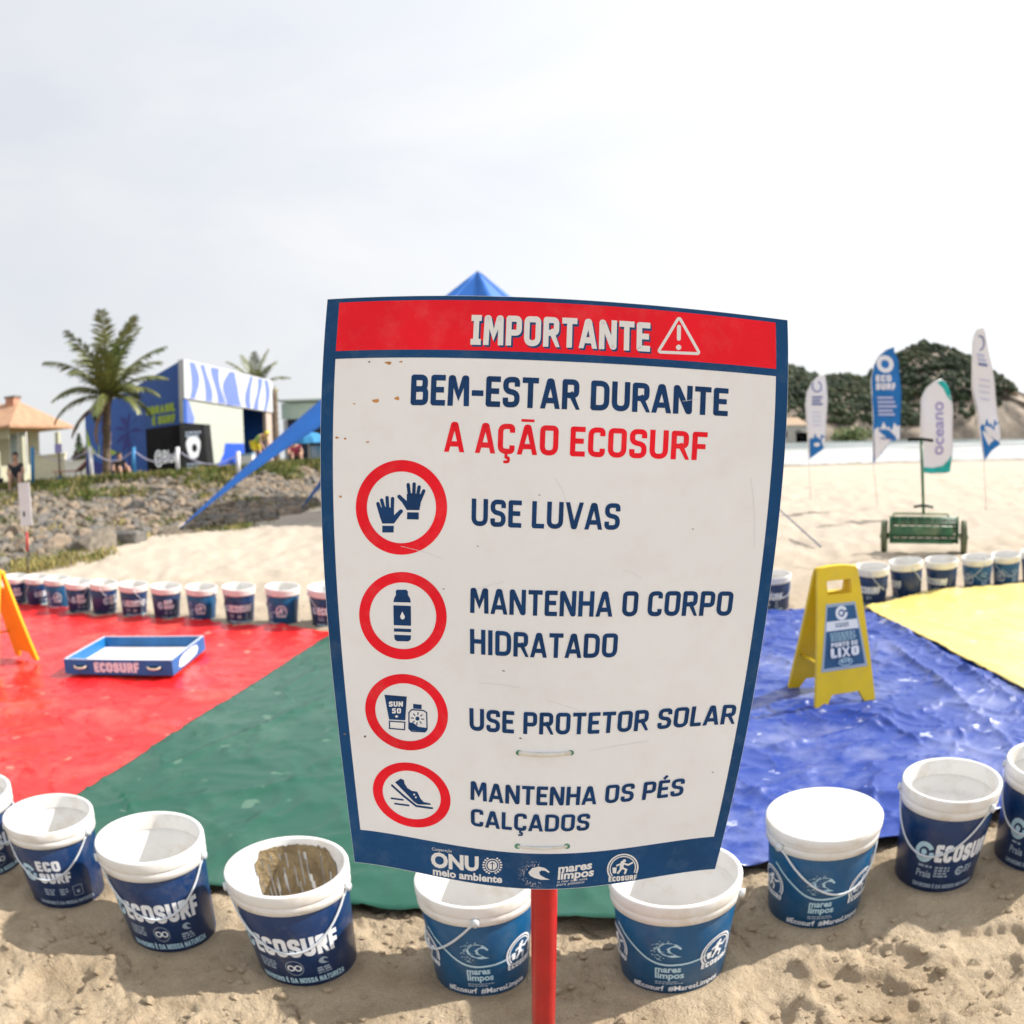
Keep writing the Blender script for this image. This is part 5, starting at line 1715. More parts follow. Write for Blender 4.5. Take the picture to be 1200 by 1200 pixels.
def banner3(A):
    A.part('corner_patch*1'); A.poly([(1097, 447.5), (1103, 445.5), (1108.5, 449), (1112, 458), (1113.4, 471), (1108, 464), (1104, 455)], 1)
    A.part('corner_patch*2'); A.poly([(1082, 547.5), (1095, 548.5), (1106, 546), (1111, 540), (1114.8, 533), (1114.6, 553.6), (1082, 554.3)], 1)
    A.part('lettering'); V, Fs = font_text('oceano', .012)
    Wd = max(v.x for v in V); k = 62 / Wd
    A.add([(1095.5 + v.y * k * 1.0 + 5 * 0, 470 + v.x * k) if False else (1104.5 - v.y * k * .9, 533 - v.x * k) for v in V], Fs, 2)


banner([(1103.5, 444.5), (1096, 447), (1088, 453), (1082, 462), (1078.6, 474), (1077.8, 495), (1079, 520), (1081, 555.5), (1098, 555.2), (1115, 554.5), (1116, 520), (1115.6, 480), (1113.6, 468), (1111, 454), (1108, 447.5)], 10.4,
       [(1080.5, 555), (1078.5, 515), (1077.8, 492), (1080, 467), (1086, 455), (1094, 448), (1103.5, 444.5)], (1083, 605), 'white feather banner with teal corners behind the green drum handle', [M_bw, M_teal, M_purple, M_lil], banner3)


def banner4(A):
    A.part('splash_foot'); A.poly(splash(1147.0, 1169.5, 496, 5, 0, [(1169.8, 521), (1161, 528), (1153.5, 539)]), 1)
    A.part('ring_logo'); A.ring(1148.5, 402, 6, 9, 1.8, 2, 24, -1.9, 1.6)
    A.part('lettering')
    for i, y in enumerate((414, 419.5, 425)): A.poly([(1144.5 + i, y), (1154 + i * 1.6, y + 1.6), (1154.4 + i * 1.6, y + 4.6), (1145 + i, y + 3)], 3 if i < 2 else 2)
    A.part('fine_print')
    for y in (444, 451, 458, 466): A.poly([(1149, y), (1161, y + 2), (1161, y + 3.2), (1149, y + 1.2)], 3)
    A.part('foot_mark'); A.poly([(1152, 503), (1158, 505), (1167, 511), (1165, 514), (1156, 509)], 0)


banner([(1150.5, 384), (1145.5, 386), (1142, 394), (1140.2, 405), (1140, 425), (1142, 455), (1146, 490), (1149, 520), (1153, 541), (1161, 529), (1170, 521), (1170.5, 505), (1168.5, 470), (1165, 438), (1160, 414), (1155, 393), (1152.5, 385)], 10.4,
       [(1153, 538), (1147, 500), (1141.5, 455), (1140, 420), (1141, 396), (1145.5, 386), (1150.5, 384)], (1157, 603), 'tall narrow white feather banner at the far right', [M_bw, M_bb, M_bn, M_lil], banner4)

# ================================================================== GREEN SIEVING DRUM
g = ground(1084, 648); Yd = g.y
dr = empty('beach_sieve', (g.x, Yd, 0), -math.atan2(g.x, g.y)); tag(dr, 'green hand-pushed sieve drum with two wheels and an upright handle on the sand', 'sieve')
px2 = lambda x: (x - 1084) * math.hypot(g.x, g.y) / 885
M_dg = mat('green_paint', (.03, .13, .06), .45, var=.3, vscale=7, dirt=(.35, .36, .2), dirt_amt=.6, dirt_scale=5); M_dl = mat('pale_green_paint', (.28, .34, .20), .6, var=.2)
x0, x1 = px2(1044), px2(1121); rd = .125; zc = .235
m = MB(); n = 18
for i in range(n):
    a = 2 * PI * i / n
    m.tube([(x0, rd * math.cos(a), zc + rd * math.sin(a)), (x1, rd * math.cos(a), zc + rd * math.sin(a))], .011, 6)
for j in range(9):
    x = x0 + (x1 - x0) * j / 8
    m.tube([(x, (rd + .004) * math.cos(2 * PI * i / 28), zc + (rd + .004) * math.sin(2 * PI * i / 28)) for i in range(28)], .008, 6, closed=True)
m.build('drum', M_dg, dr)
for x in (x0 - .012, x1 + .012):
    m = MB(); M = Matrix.Translation((x, 0, zc)) @ Matrix.Rotation(PI / 2, 4, 'Y')
    v = [M @ Vector((.14 * math.cos(2 * PI * i / 24), .14 * math.sin(2 * PI * i / 24), s)) for s in (-.008, .008) for i in range(24)]
    m.add(v, [tuple(range(24)), tuple(range(47, 23, -1))] + [(i, (i + 1) % 24, 24 + (i + 1) % 24, 24 + i) for i in range(24)], 0)
    m.build('end_plate', M_dg, dr)
for za, zb in ((-.03, .05), (-.12, -.09)): MB().box(x0, x1 - .04, -.155, -.145, zc + za, zc + zb).build('side_slat', M_dg, dr)
m = MB(); m.tube([(x0 + .02, -.02, zc + .165), (x1 - .1, -.02, zc + .165)], .012, 8); m.tube([(x0 + .02, -.02, zc + .165), (x0 + .01, 0, zc)], .012, 8); m.tube([(x1 - .1, -.02, zc + .165), (x1 - .02, 0, zc)], .012, 8)
m.build('frame', M_dl, dr)
for x in (px2(1035.5), px2(1130)):
    M = Matrix.Translation((x, 0, .165)) @ Matrix.Rotation(PI / 2, 4, 'Y') @ Matrix.Rotation(.0, 4, 'X')
    w_ = MB(); prof = [(.02, -.02), (.135, -.026), (.165, -.03), (.168, -.015), (.168, .015), (.165, .03), (.135, .026), (.02, .02)]
    w_.lathe(prof, 32); w_.v = [tuple(M @ Vector(p)) for p in w_.v]
    wh = w_.build('wheel', mat('wheel_green', (.11, .13, .07), .7, var=.25), dr)
    hub = MB(); hub.tube([(x - .05, 0, .165), (x + .05, 0, .165)], .022, 12); hub.build('hub', M_dl, wh)
for xa, xb in ((1035, x0), (1130, x1)): ax_ = MB(); ax_.tube([(px2(xa), 0, .165), (xb, 0, zc - .03)], .012, 8); ax_.build('axle', M_dg, dr)
hx = px2(1081); ht = (at(1080, 515, Yd) - g).z
m = MB(); m.tube([(hx + .005, -.02, zc + .165), (hx, -.02, .55), (hx - .01, -.02, ht)], .016, 10); m.build('handle', M_dg, dr)
hz = (at(1082, 594, Yd) - g).z
m = MB(); m.tube([(hx - .10, -.02, hz), (hx - .03, -.03, hz + .012), (hx + .03, -.03, hz + .012), (hx + .11, -.02, hz)], .014, 8); m.build('foot_bar', mat('dark_green', (.012, .05, .035), .5), dr)
m = MB(); m.tube([(px2(1064) - .0, -.02, ht), (hx - .01, -.02, ht + .004), (px2(1094), -.02, ht - .012)], .017, 10); m.build('grip', M_black, dr)

# ================================================================== STAR TENT
apex = at(560, 317, 15.5)
A_l = ground(206, 627); A_b = ground(352, 600); A_r = Vector((3.65, 7.9, 0))
ctr = Vector((apex.x, apex.y, 0))
tent = empty('star_tent', ctr); tag(tent, 'blue star-shaped tent whose peak shows above the sign and whose wing reaches the sand', 'tent')
anch = [A_l, A_b, ctr + Vector((-2.4, 6.5, 0)), ctr + Vector((3.6, 5.2, 0)), ctr + Vector((5.2, .2, 0)), ctr + Vector((1.6, -4.6, 0))]
anch = sorted(anch, key=lambda p: math.atan2(p.y - ctr.y, p.x - ctr.x))
K = len(anch)
V = []; Fs = []
NS = 22; NW = 8


def wing(t, s, a, al, ar):
    """t 0 apex..1 anchor, s -1..1 across"""
    d = (a - ctr); L_ = d.length; d.normalize(); pr = Vector((-d.y, d.x, 0))
    p = ctr + d * L_ * t; p.z = apex.z * (1 - t) + .05 * t - .30 * math.sin(PI * t) * .0
    wd = (.02 + 1.55 * t) if t < .30 else (.60 * (1 - (t - .30) / .70) ** .8 + .012)
    q = p + pr * s * wd
    q.z -= (abs(s) ** 1.5) * wd * (.95 if t < .4 else .95 * (1 - (t - .4) / .6) + .25)
    return q


for a_ in anch:
    k0 = len(V)
    for i in range(NS + 1):
        t = i / NS
        for j in range(NW + 1):
            V.append(wing(t, -1 + 2 * j / NW, a_, None, None) - ctr)
    for i in range(NS):
        for j in range(NW):
            k = k0 + i * (NW + 1) + j; Fs.append((k, k + 1, k + NW + 2, k + NW + 1))
mb = MB(); mb.add(V, Fs, 0, True)
cv = mb.build('canopy', M_tent, tent)
md = cv.modifiers.new('thickness', 'SOLIDIFY'); md.thickness = .004
# panels closing the crown between the wings
mb = MB()
for i in range(K):
    a1, a2 = anch[i], anch[(i + 1) % K]
    prev = None
    for s_ in range(0, 9):
        t = .30 * s_ / 8
        e1 = wing(t, 1, a1, None, None) - ctr; e2 = wing(t, -1, a2, None, None) - ctr
        if prev: mb.add([prev[0], prev[1], e2, e1], [(0, 1, 2, 3)], 0, True)
        prev = (e1, e2)
mb.build('crown_panel', M_tent, tent)
m = MB(); m.tube([(0, 0, -.1), (0, 0, apex.z - .03)], .045, 12); m.build('mast', mat('mast_metal', (.45, .45, .46), .4), tent)
for a_ in anch:
    p1 = wing(.97, 0, a_, None, None) - ctr; d = (a_ - ctr).normalized()
    m = MB(); m.tube([p1, a_ - ctr + d * .35 + Vector((0, 0, -.05))], .010, 6); m.build('guy_rope', M_rope, tent)
    m = MB(); m.tube([a_ - ctr + d * .33 + Vector((0, 0, -.25)), a_ - ctr + d * .38 + Vector((0, 0, .06))], .016, 8); m.build('stake', mat('stake_steel', (.3, .3, .3), .5), tent)
# guy rope on the right, reaching the sand beside the sign
p0, p1 = at(905, 590, 9.6), ground(962, 641)
m = MB(); m.tube([Vector((1.3, 11.6, 1.35)) - ctr, p0 - ctr, p1 - ctr], .010, 6); m.build('guy_rope', mat('guy_blue', (.10, .14, .25), .8), tent)
# sand-coloured sand bag/strip at the second foot
m = MB()
for k in range(1): pass

# ================================================================== PAVILION
b_ = at(218, 552, 18.5); B0 = Vector((b_.x, 18.5, ZTOP)); rootp = empty('pavilion', B0); tag(rootp, 'blue painted event pavilion with a slanting roof and striped white fascia', 'pavilion')
zt = at(218, 420.5, 18.5).z - ZTOP
pl = at(99.5, 486, 20.7); left = Vector((pl.x, 20.7, 0)) - Vector((B0.x, B0.y, 0)); zl = pl.z - ZTOP
yr = 24.6; pr_ = at(317, 446, yr); right = Vector((pr_.x - B0.x, yr - B0.y, 0)); zr = pr_.z - ZTOP
M_pb = mat('pavilion_blue', (.006, .07, .34), .5, col2=(.007, .095, .43), vscale=.8); M_pd = mat('pavilion_violet', (.022, .036, .26), .6); M_lime = mat('pavilion_lime', (.42, .58, .06), .6)
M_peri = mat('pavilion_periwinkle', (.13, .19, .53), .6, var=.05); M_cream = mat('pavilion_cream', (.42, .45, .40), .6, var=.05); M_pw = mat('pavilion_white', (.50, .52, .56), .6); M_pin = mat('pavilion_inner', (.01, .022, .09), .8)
M_cob = mat('pavilion_cobalt', (.02, .09, .55), .5)
lx, ly = left.x, left.y; ux = left.normalized(); nl = Vector((ux.y, -ux.x, 0))
if nl.y > 0: nl = -nl
LW = left.length


def onleft(s, h, o=0.): return ux * (s * LW) + Vector((0, 0, h)) + nl * o


def roofl(s): return zt + (zl - zt) * (s ** .92)


m = MB()
poly = [(0, 0), (1, 0)] + [(s, roofl(s)) for s in np.linspace(1, 0, 14)]
m.slab([(s, h) for s, h in poly], lambda s, h: onleft(s, h, 0), lambda s, h: onleft(s, h, -.12)); m.build('wall', M_pb, rootp)
a = Art()
W = lambda s: s
# palm silhouettes, lime leaf, lettering in left-wall units (s along, h up)
def palm_art(a, s0, h0, k, mi):
    a.poly([(s0 - .014, 0.02), (s0 + .014, .02), (s0 + .009, h0), (s0 - .009, h0)], mi)
    for i in range(9):
        t = i / 9 * 2 * PI + .3; dx_, dh = math.cos(t) * k * .16, math.sin(t) * k * .8
        a.poly([(s0, h0), (s0 + dx_ * .5 - dh * .03, h0 + dh * .5 + .08 * k), (s0 + dx_, h0 + dh * .8 - .05), (s0 + dx_ * .5 + dh * .03, h0 + dh * .5 - .06 * k)], mi)
a.part('palm_mural'); palm_art(a, .52, 1.25, .95, 0); a.part('leaf_mural')
a.poly([(.985, zl * .78), (.985, zl * .42), (.93, zl * .36), (.88, zl * .40), (.94, zl * .52)], 1)
a.poly([(.80, zl * .40), (.72, zl * .43), (.64, zl * .36), (.70, zl * .33)], 1)
a.poly([(.86, zl * .32), (.845, zl * .5), (.835, zl * .5), (.845, zl * .32)], 1)
for (txt, s0, h0, w_) in (('#BRASIL', .335, 1.62, .27), ('É SURF', .275, 1.33, .21)):
    a.part('lettering*' + txt)
    P, Wd = stroke_text(txt, .26, .08)
    for V_, F_ in P: a.add([(s0 - v[0] / Wd * w_, h0 + v[1] * .22) for v in V_], F_, 1)
a.part('violet_mural'); a.poly([(0.999, 0.01), (.62, .01), (.72, .35), (.999, .62)], 0)
a.map(lambda s, h, o: onleft(s, h, .003 + o), 'mural', [M_pd, M_lime], rootp, .0006)
rd_ = right.normalized(); RL = right.length; nr = Vector((rd_.y, -rd_.x, 0))


def onright(s, h, o=0.): return rd_ * (s * RL) + Vector((0, 0, h)) + nr * o


f0, f1 = zt * .655, zr * .62
hf = lambda s: f0 + (f1 - f0) * s
ht_ = lambda s: zt + (zr - zt) * s
m = MB(); m.slab([(0, f0), (1, f1), (1, zr), (0, zt)], lambda s, h: onright(s, h, .05), lambda s, h: onright(s, h, -.12)); m.build('fascia', M_pw, rootp)
a = Art()
for (s0, wv, ph) in ((.07, .06, 0), (.20, .055, 1), (.335, .07, 2), (.50, .16, 3), (.70, .05, 4), (.80, .05, 5), (.90, .045, 6)):
    L1 = []; L2 = []
    for i in range(9):
        t = i / 8; c = s0 + .035 * math.sin(t * 3 + ph); ww = wv * (.75 + .5 * math.sin(t * 2.6 + ph) ** 2)
        if ph == 3: ww *= (.4 + 1.0 * (1 - t))
        lo, hi = hf(c), ht_(c); h = lo + (hi - lo) * (.02 + .94 * t)
        L1.append((c - ww / 2, h)); L2.append((c + ww / 2, h))
    a.poly(L1 + L2[::-1], 0)
a.map(lambda s, h, o: onright(s, h, .054 + o), 'stripes', [M_peri], rootp, .0008)
m = MB(); m.slab([(0, 0), (.62, 0), (.62, hf(.62)), (0, hf(0))], lambda s, h: onright(s, h, 0), lambda s, h: onright(s, h, -.12)); m.build('wall', M_cream, rootp)
a = Art()
a.poly([(0.002, .02), (.12, .02), (.10, .5), (.06, 1.0), (.10, 1.4), (.05, hf(0) - .05), (.002, hf(0) - .02)], 0)
a.part('wave_mural'); a.poly([(.22, .01), (.617, .01), (.617, .72), (.40, .74), (.38, .45), (.33, .2)], 1)
a.map(lambda s, h, o: onright(s, h, .004 + o), 'mural', [M_peri, M_cob], rootp, .0008)
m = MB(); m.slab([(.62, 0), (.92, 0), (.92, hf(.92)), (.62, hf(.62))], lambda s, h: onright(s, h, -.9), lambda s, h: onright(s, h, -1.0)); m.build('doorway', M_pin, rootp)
m = MB(); m.slab([(.92, 0), (1, 0), (1, hf(1)), (.92, hf(.92))], lambda s, h: onright(s, h, 0), lambda s, h: onright(s, h, -.12)); m.build('corner_post', mat('tan_frame', (.5, .40, .34), .8, var=.1), rootp)
# roof and back so that it is a closed volume
m = MB(); bl = onleft(1, 0); br = onright(1, 0)
v = [onleft(0, zt - .02, -.02), onleft(.5, roofl(.5) - .02, -.02), onleft(1, zl - .02, -.02), br + Vector((lx, 0, zl - .05)), br + Vector((0, 0, zr - .02))]
m.add(v, [(0, 1, 3, 4), (1, 2, 3)], 0); m.add([onleft(1, 0, -.02), onleft(1, zl - .03, -.02), br + Vector((lx, 0, zl - .06)), br + Vector((lx, 0, 0))], [(0, 1, 2, 3)], 0)
m.add([br + Vector((0, -.05, 0)), br + Vector((lx, 0, 0)), br + Vector((lx, 0, zl - .06)), br + Vector((0, -.05, zr - .04))], [(0, 1, 2, 3)], 0)
m.build('roof', M_pb, rootp)

# black stand in front of it
q0, q1, q2 = at(173, 552, 16.9), at(213, 553, 17.2), at(244, 551, 17.6)
kb = empty('black_stand', Vector((q1.x, 17.2, ZTOP))); tag(kb, 'black box stand with a white script mark and a white round mark', 'stand')
hL0, hL1, hR0, hR1 = at(171, 503, 16.9).z - ZTOP, at(212, 497, 17.2).z - ZTOP, at(213, 495, 17.2).z - ZTOP, at(240, 497, 17.6).z - ZTOP
o3 = Vector((q1.x, 17.2, 0)); lv = Vector((q0.x, 16.9, 0)) - o3; rv = Vector((q2.x, 17.6, 0)) - o3
nL = Vector((lv.y, -lv.x, 0)).normalized(); nL = nL if nL.y < 0 else -nL
nR = Vector((rv.y, -rv.x, 0)).normalized(); nR = nR if nR.y < 0 else -nR
m = MB(); m.slab([(0, 0), (1, 0), (1, hL0), (0, hL1)], lambda s, h: lv * s + Vector((0, 0, h)), lambda s, h: lv * s + Vector((0, .5, h))); m.build('side', M_black, kb)
m = MB(); m.slab([(0, 0), (1, 0), (.9, hR1), (0, hR0)], lambda s, h: rv * s + Vector((0, 0, h)) + nR * .02, lambda s, h: rv * s + Vector((0, .45, h))); m.build('front', M_char, kb)
a = Art(); V_, F_ = font_text('@Blue', .02); Wd = max(v.x for v in V_)
a.add([(.78 - v.x / Wd * .68, .30 + v.y * .42) for v in V_], F_, 0)
a.map(lambda s, h, o: lv * s + Vector((0, 0, h)) + nL * (.004 + o), 'mark', [M_print], kb)
a = Art(); a.poly([(.48 + .26 * math.cos(t) * (1 + .12 * math.sin(3 * t)), .62 + .30 * math.sin(t) * (1 + .1 * math.cos(2 * t))) for t in np.linspace(0, 2 * PI, 26)[:-1]], 0)
a.rows(.2, .95, .8, 2, .08, .045, 1, .1); a.rows(.2, .2, .85, 2, .08, .04, 1, .1)
a.disc(.52, .60, .10, .10, 2, 14)
a.map(lambda s, h, o: rv * s + Vector((0, 0, h)) + nR * (.024 + o), 'mark', [M_print, M_print_grey, M_char], kb)

# second kiosk, to the right
Yk = 26.; k0 = at(333, 548, Yk); kz = ZTOP
kk = empty('kiosk', (k0.x, Yk, kz)); tag(kk, 'pale green kiosk with a dark opening half hidden by the blue wing', 'kiosk')
Wk = 5.2; hk = at(345, 468, Yk).z - kz
MB().box(0, Wk, .6, 3.2, 0, hk * .72).build('wall', mat('kiosk_inner', (.05, .06, .09), .8), kk)
m = MB(); m.slab([(0, hk * .70), (Wk, hk * .62), (Wk, hk * .86), (0, hk * .95)], lambda x, h: Vector((x, 0, h)), lambda x, h: Vector((x, .12, h))); m.build('fascia', mat('kiosk_green', (.50, .62, .50), .6, var=.05), kk)
m = MB(); m.slab([(-.1, hk * .98), (Wk + .1, hk * .88), (Wk + .1, hk * .91), (-.1, hk * 1.01)], lambda x, h: Vector((x, -.15, h)), lambda x, h: Vector((x, 3.3, h))); m.build('roof', mat('kiosk_roof', (.55, .66, .58), .6), kk)
for x in (.05, 1.9, Wk - .1): MB().box(x, x + .12, .0, .12, 0, hk * .69).build('post', mat('kiosk_post', (.55, .55, .52), .7), kk)
MB().box(1.0, 3.2, -.05, .1, 0, .55).build('counter', mat('kiosk_counter', (.05, .22, .38), .6, col2=(.4, .45, .5), vscale=2), kk)

# parasol-like blue dome and market goods beside it
pz = at(362, 530, 23.5)
um = empty('folded_parasol', (pz.x, 23.5, ZTOP)); tag(um, 'small blue parasol beside the kiosk', 'parasol')
m = MB(); m.lathe([(.62, .62), (.5, .80), (.3, .92), (.02, .98)], 12, smooth=False); m.build('canopy', mat('parasol_blue', (.03, .22, .45), .8, var=.2, vscale=3), um)
m = MB(); m.tube([(0, 0, 0), (0, 0, .98)], .02, 8); m.build('pole', M_white, um)

# dark palm trunk between pavilion and kiosk, and palm behind
def frond(mb, base, az, elev, length, droop, mi=0, seed=0, leaf=.36, dry=False):
    r2 = random.Random(seed); pts = []
    d = Vector((math.cos(az), math.sin(az), 0)); p = Vector(base); el = elev; n = 16
    pts.append(p.copy())
    for i in range(n):
        st = length / n; p = p + (d * math.cos(el) + Vector((0, 0, 1)) * math.sin(el)) * st
        el -= droop / n * (1 + i / n * .8); pts.append(p.copy())
    mb.tube(pts, [.022 * length * (1 - .85 * i / n) * .5 + .003 for i in range(n + 1)], 5, mi, cap=False)
    side = Vector((-d.y, d.x, 0))
    for i in range(2, n + 1):
        for k in range(3):
            t = (i - 1 + k / 3) / n; q = pts[i - 1].lerp(pts[i], k / 3)
            tan = (pts[i] - pts[i - 1]).normalized(); L_ = leaf * length * .62 * math.sin(PI * (.12 + .82 * t)) ** .7 * r2.uniform(.8, 1.1)
            for sg in (-1, 1):
                dirv = (side * sg * .8 + tan * .75 + Vector((0, 0, -.10 - r2.random() * .45))).normalized()
                wv = tan.cross(dirv).cross(dirv).normalized() * .018 * length * .55
                tip = q + dirv * L_ + Vector((0, 0, -.10 * L_))
                mid = q + dirv * L_ * .5
                mb.add([q - wv * .6, q + wv * .6, mid + wv, mid - wv], [(0, 1, 2, 3)], mi); mb.add([mid - wv, mid + wv, tip], [(0, 1, 2)], mi)


def palm(base, trunk_pts, nfr, length, seed, label, rad_=(.12, .075), dry=0, spread=None):
    root = empty('palm_tree', base); tag(root, label, 'palm tree')
    m = MB(); n = len(trunk_pts)
    # ringed trunk
    pts = []; rs = []
    for i in range(41):
        t = i / 40 * (n - 1); k = min(int(t), n - 2); p = Vector(trunk_pts[k]).lerp(Vector(trunk_pts[k + 1]), t - k)
        pts.append(p); rs.append((rad_[0] + (rad_[1] - rad_[0]) * i / 40) * (1 + (.07 if i % 2 else -.04)))
    m.tube(pts, rs, 14); m.build('trunk', M_trunk, root)
    tp = pts[-1]; r2 = random.Random(seed)
    m = MB()
    for i in range(14):
        a = i * 2.4; m.tube([tp + Vector((0, 0, -.25 + .02 * i)), tp + Vector((math.cos(a) * .16, math.sin(a) * .16, .05 + .015 * i))], [.05, .02], 6)
    m.build('crown_shaft', M_trunk, root)
    for i in range(nfr):
        az = i * 2.39996 + r2.uniform(-.25, .25); t = i / (nfr - 1)
        el = 1.52 - 1.40 * t ** 1.1 + r2.uniform(-.12, .12); L_ = length * r2.uniform(.9, 1.1) * (1.18 - .36 * t); dr_ = .45 + .65 * t
        mb = MB(); frond(mb, tp, az, el, L_, dr_, 0, seed * 50 + i)
        mb.build('frond', M_frond, root)
    for i in range(dry):
        mb = MB(); frond(mb, tp + Vector((0, 0, -.08)), (PI + .25, PI * 1.3, PI * .78, -.6)[i], (-.15, -.75, -1.0, -.9)[i], length * (.75, .62, .6, .55)[i], .9, 0, 900 + i)
        fo = mb.build('frond', M_frond_dry, root); fo['label'] = 'dry brown hanging frond'
    return root


pb = at(125.5, 556, 17.0); pb.z = ZTOP - .05
tp1 = at(126.5, 466, 17.0) - pb
palm(pb, [(0, 0, 0), (.02, 0, tp1.z * .4), (tp1.x, 0, tp1.z)], 27, 1.85, 4, 'tall green palm tree standing in front of the blue pavilion', (.125, .085), 3)
pb2 = at(303, 553, 27.); pb2.z = ZTOP
tp2 = at(300, 456, 27.) - pb2
palm(pb2, [(0, 0, 0), (tp2.x, 0, tp2.z)], 15, 1.4, 9, 'palm tree whose fronds rise behind the striped pavilion roof', (.14, .09), 0)
tk0 = at(323, 552, 25.0)
trk = empty('bare_trunk', (tk0.x, 25.0, ZTOP)); tag(trk, 'dark thick bare palm trunk between the pavilion and the kiosk', 'tree trunk')
htk = at(323, 457, 25.0).z - ZTOP
m = MB(); m.tube([(0, 0, -.05 + htk * i / 24) for i in range(25)], [.17 * (1.0 + (.08 if i % 2 else -.03)) for i in range(25)], 14); m.build('trunk', M_trunk, trk)
m = MB()
for i in range(9): m.tube([(0, 0, htk - .15), (.22 * math.cos(i * .7), .22 * math.sin(i * .7), htk + .06 * (i % 3))], [.05, .02], 6)
m.build('leaf_base', mat('leaf_base_tan', (.30, .26, .12), .8, var=.3), trk)

# conifer far behind
pc = at(94, 550, 62.); cn = empty('conifer', (pc.x, 62., ZTOP)); tag(cn, 'thin dark conifer far behind the terrace', 'tree')
hc = at(94, 508, 62.).z - ZTOP
m = MB(); m.tube([(0, 0, 0), (0, 0, hc)], [.12, .02], 8); m.build('trunk', M_trunk, cn)
mb = MB(); r2 = random.Random(3)
for i in range(420):
    t = r2.random(); a = r2.uniform(0, 6.28); rr_ = (1 - t) * 1.1 * (.5 + .5 * r2.random()) + .06; z = hc * (.15 + .85 * t)
    c = Vector((rr_ * math.cos(a), rr_ * math.sin(a), z)); v1 = Vector((math.cos(a), math.sin(a), -.35)) * .25; v2 = Vector((-math.sin(a), math.cos(a), 0)) * .09
    mb.add([c - v1, c + v2, c + v1, c - v2], [(0, 1, 2, 3)])
mb.build('crown', GREENS[0], cn)

# ================================================================== HOUSE (far left)
Yh = 40.; hr = at(20, 545, Yh)
x_l = at(-90, 520, Yh).x; x_r = at(86, 492, Yh + 7.6).x
ze = at(60, 492, Yh).z; zrdg = at(12, 472, Yh + 3.6).z
hs = empty('house', ((x_l + x_r) / 2, Yh, ZTOP)); tag(hs, 'house with an orange hipped tile roof, cream walls and a brick chimney', 'house')
hw = (x_r - x_l) / 2; ez = ze - ZTOP; rzz = zrdg - ZTOP
M_tile = mat('roof_tile', (.40, .23, .14), .85, var=.15, vscale=2, bump=.4, bscale=9); M_hwall = mat('house_cream', (.42, .41, .31), .85, var=.06)
m = MB(); xr0 = at(-45, 471, Yh + 3.6).x - hs.location.x; xr1 = at(22, 471, Yh + 3.6).x - hs.location.x
v = [(-hw, -.4, ez), (hw, -.4, ez), (hw, 7.6, ez), (-hw, 7.6, ez), (xr0, 3.6, rzz), (xr1, 3.6, rzz)]
v += [(p[0], p[1], p[2] - .16) for p in v[:4]]
m.add(v, [(0, 1, 5, 4), (1, 2, 5), (2, 3, 4, 5), (3, 0, 4), (6, 9, 8, 7), (0, 6, 7, 1), (1, 7, 8, 2), (2, 8, 9, 3), (3, 9, 6, 0)])
rf = m.build('roof', M_tile, hs)
chx = at(15, 470, Yh + 3.3).x - hs.location.x
MB().box(chx - .38, chx + .38, 2.9, 3.7, rzz - .5, at(15, 466, Yh + 3).z - ZTOP).build('chimney', mat('chimney_brick', (.48, .24, .16), .9, var=.15), rf)
MB().box(chx - .46, chx + .46, 2.82, 3.78, at(15, 466, Yh + 3).z - ZTOP, at(15, 466, Yh + 3).z - ZTOP + .12).build('chimney_cap', M_rockd, rf)
MB().box(-hw + .5, hw * .35, 1.4, 7, 0, ez - .16).build('wall', M_hwall, hs)
MB().box(-hw + .5, hw - .7, .3, .5, ez - .75, ez - .16).build('beam', M_hwall, hs)
for px in (-8, 22, 64):
    xx = at(px, 520, Yh).x - hs.location.x
    MB().box(xx - .13, xx + .13, .25, .55, 0, ez - .75).build('post', M_hwall, hs)
for px in (-30, 3, 12):
    xx = at(px, 520, Yh).x - hs.location.x
    wdw = MB().box(xx - .35, xx + .35, 1.33, 1.4, .5, ez - .5).build('window', mat('window_glass', (.30, .36, .38), .15), hs)
    f = MB()
    for q in ((-.40, -.35), (.35, .40)): f.box(xx + q[0], xx + q[1], 1.31, 1.40, .45, ez - .45)
    f.build('frame', M_white, wdw)
# low cream wall beside it
lw0 = at(40, 547, 34.).x; lw1 = at(76, 547, 34.).x
lw = MB().box(lw0, lw1, 34., 34.2, ZTOP, at(60, 534, 34.).z).box(lw0 - .05, lw1 + .05, 33.95, 34.25, at(60, 534, 34.).z, at(60, 534, 34.).z + .08).build('low_wall', mat('wall_cream', (.55, .52, .40), .9, var=.08))
tag(lw, 'low cream garden wall between the house and the pavilion', 'wall')
# white boundary strip behind the beach chair
bw = MB().box(at(76, 547, 30.).x, at(103, 547, 30.).x, 30., 30.2, ZTOP, at(90, 541, 30.).z).box(at(76, 547, 30.).x, at(103, 547, 30.).x, 29.96, 30.24, at(90, 541, 30.).z, at(90, 541, 30.).z + .06).build('low_wall', mat('wall_white', (.7, .69, .66), .9))
tag(bw, 'low white wall behind the reclining chair', 'wall')
# hedge masses behind the terrace so that the far edge reads
for k, (px, Yy, rx, rz_, lab) in enumerate(((-10, 47, 3.2, 1.6, 'dark green shrub behind the house at the left frame edge'), (102, 33, .9, .8, 'dark brown shrub at the left end of the pavilion'))):
    p = at(px, 545, Yy); tag(leafy('shrub', (p.x, Yy, ZTOP + rz_ * .8), rx, rz_, 600, .22, [GREENS[0], M_trunk if k else GREENS[1]], None, 20 + k), lab, 'shrub')

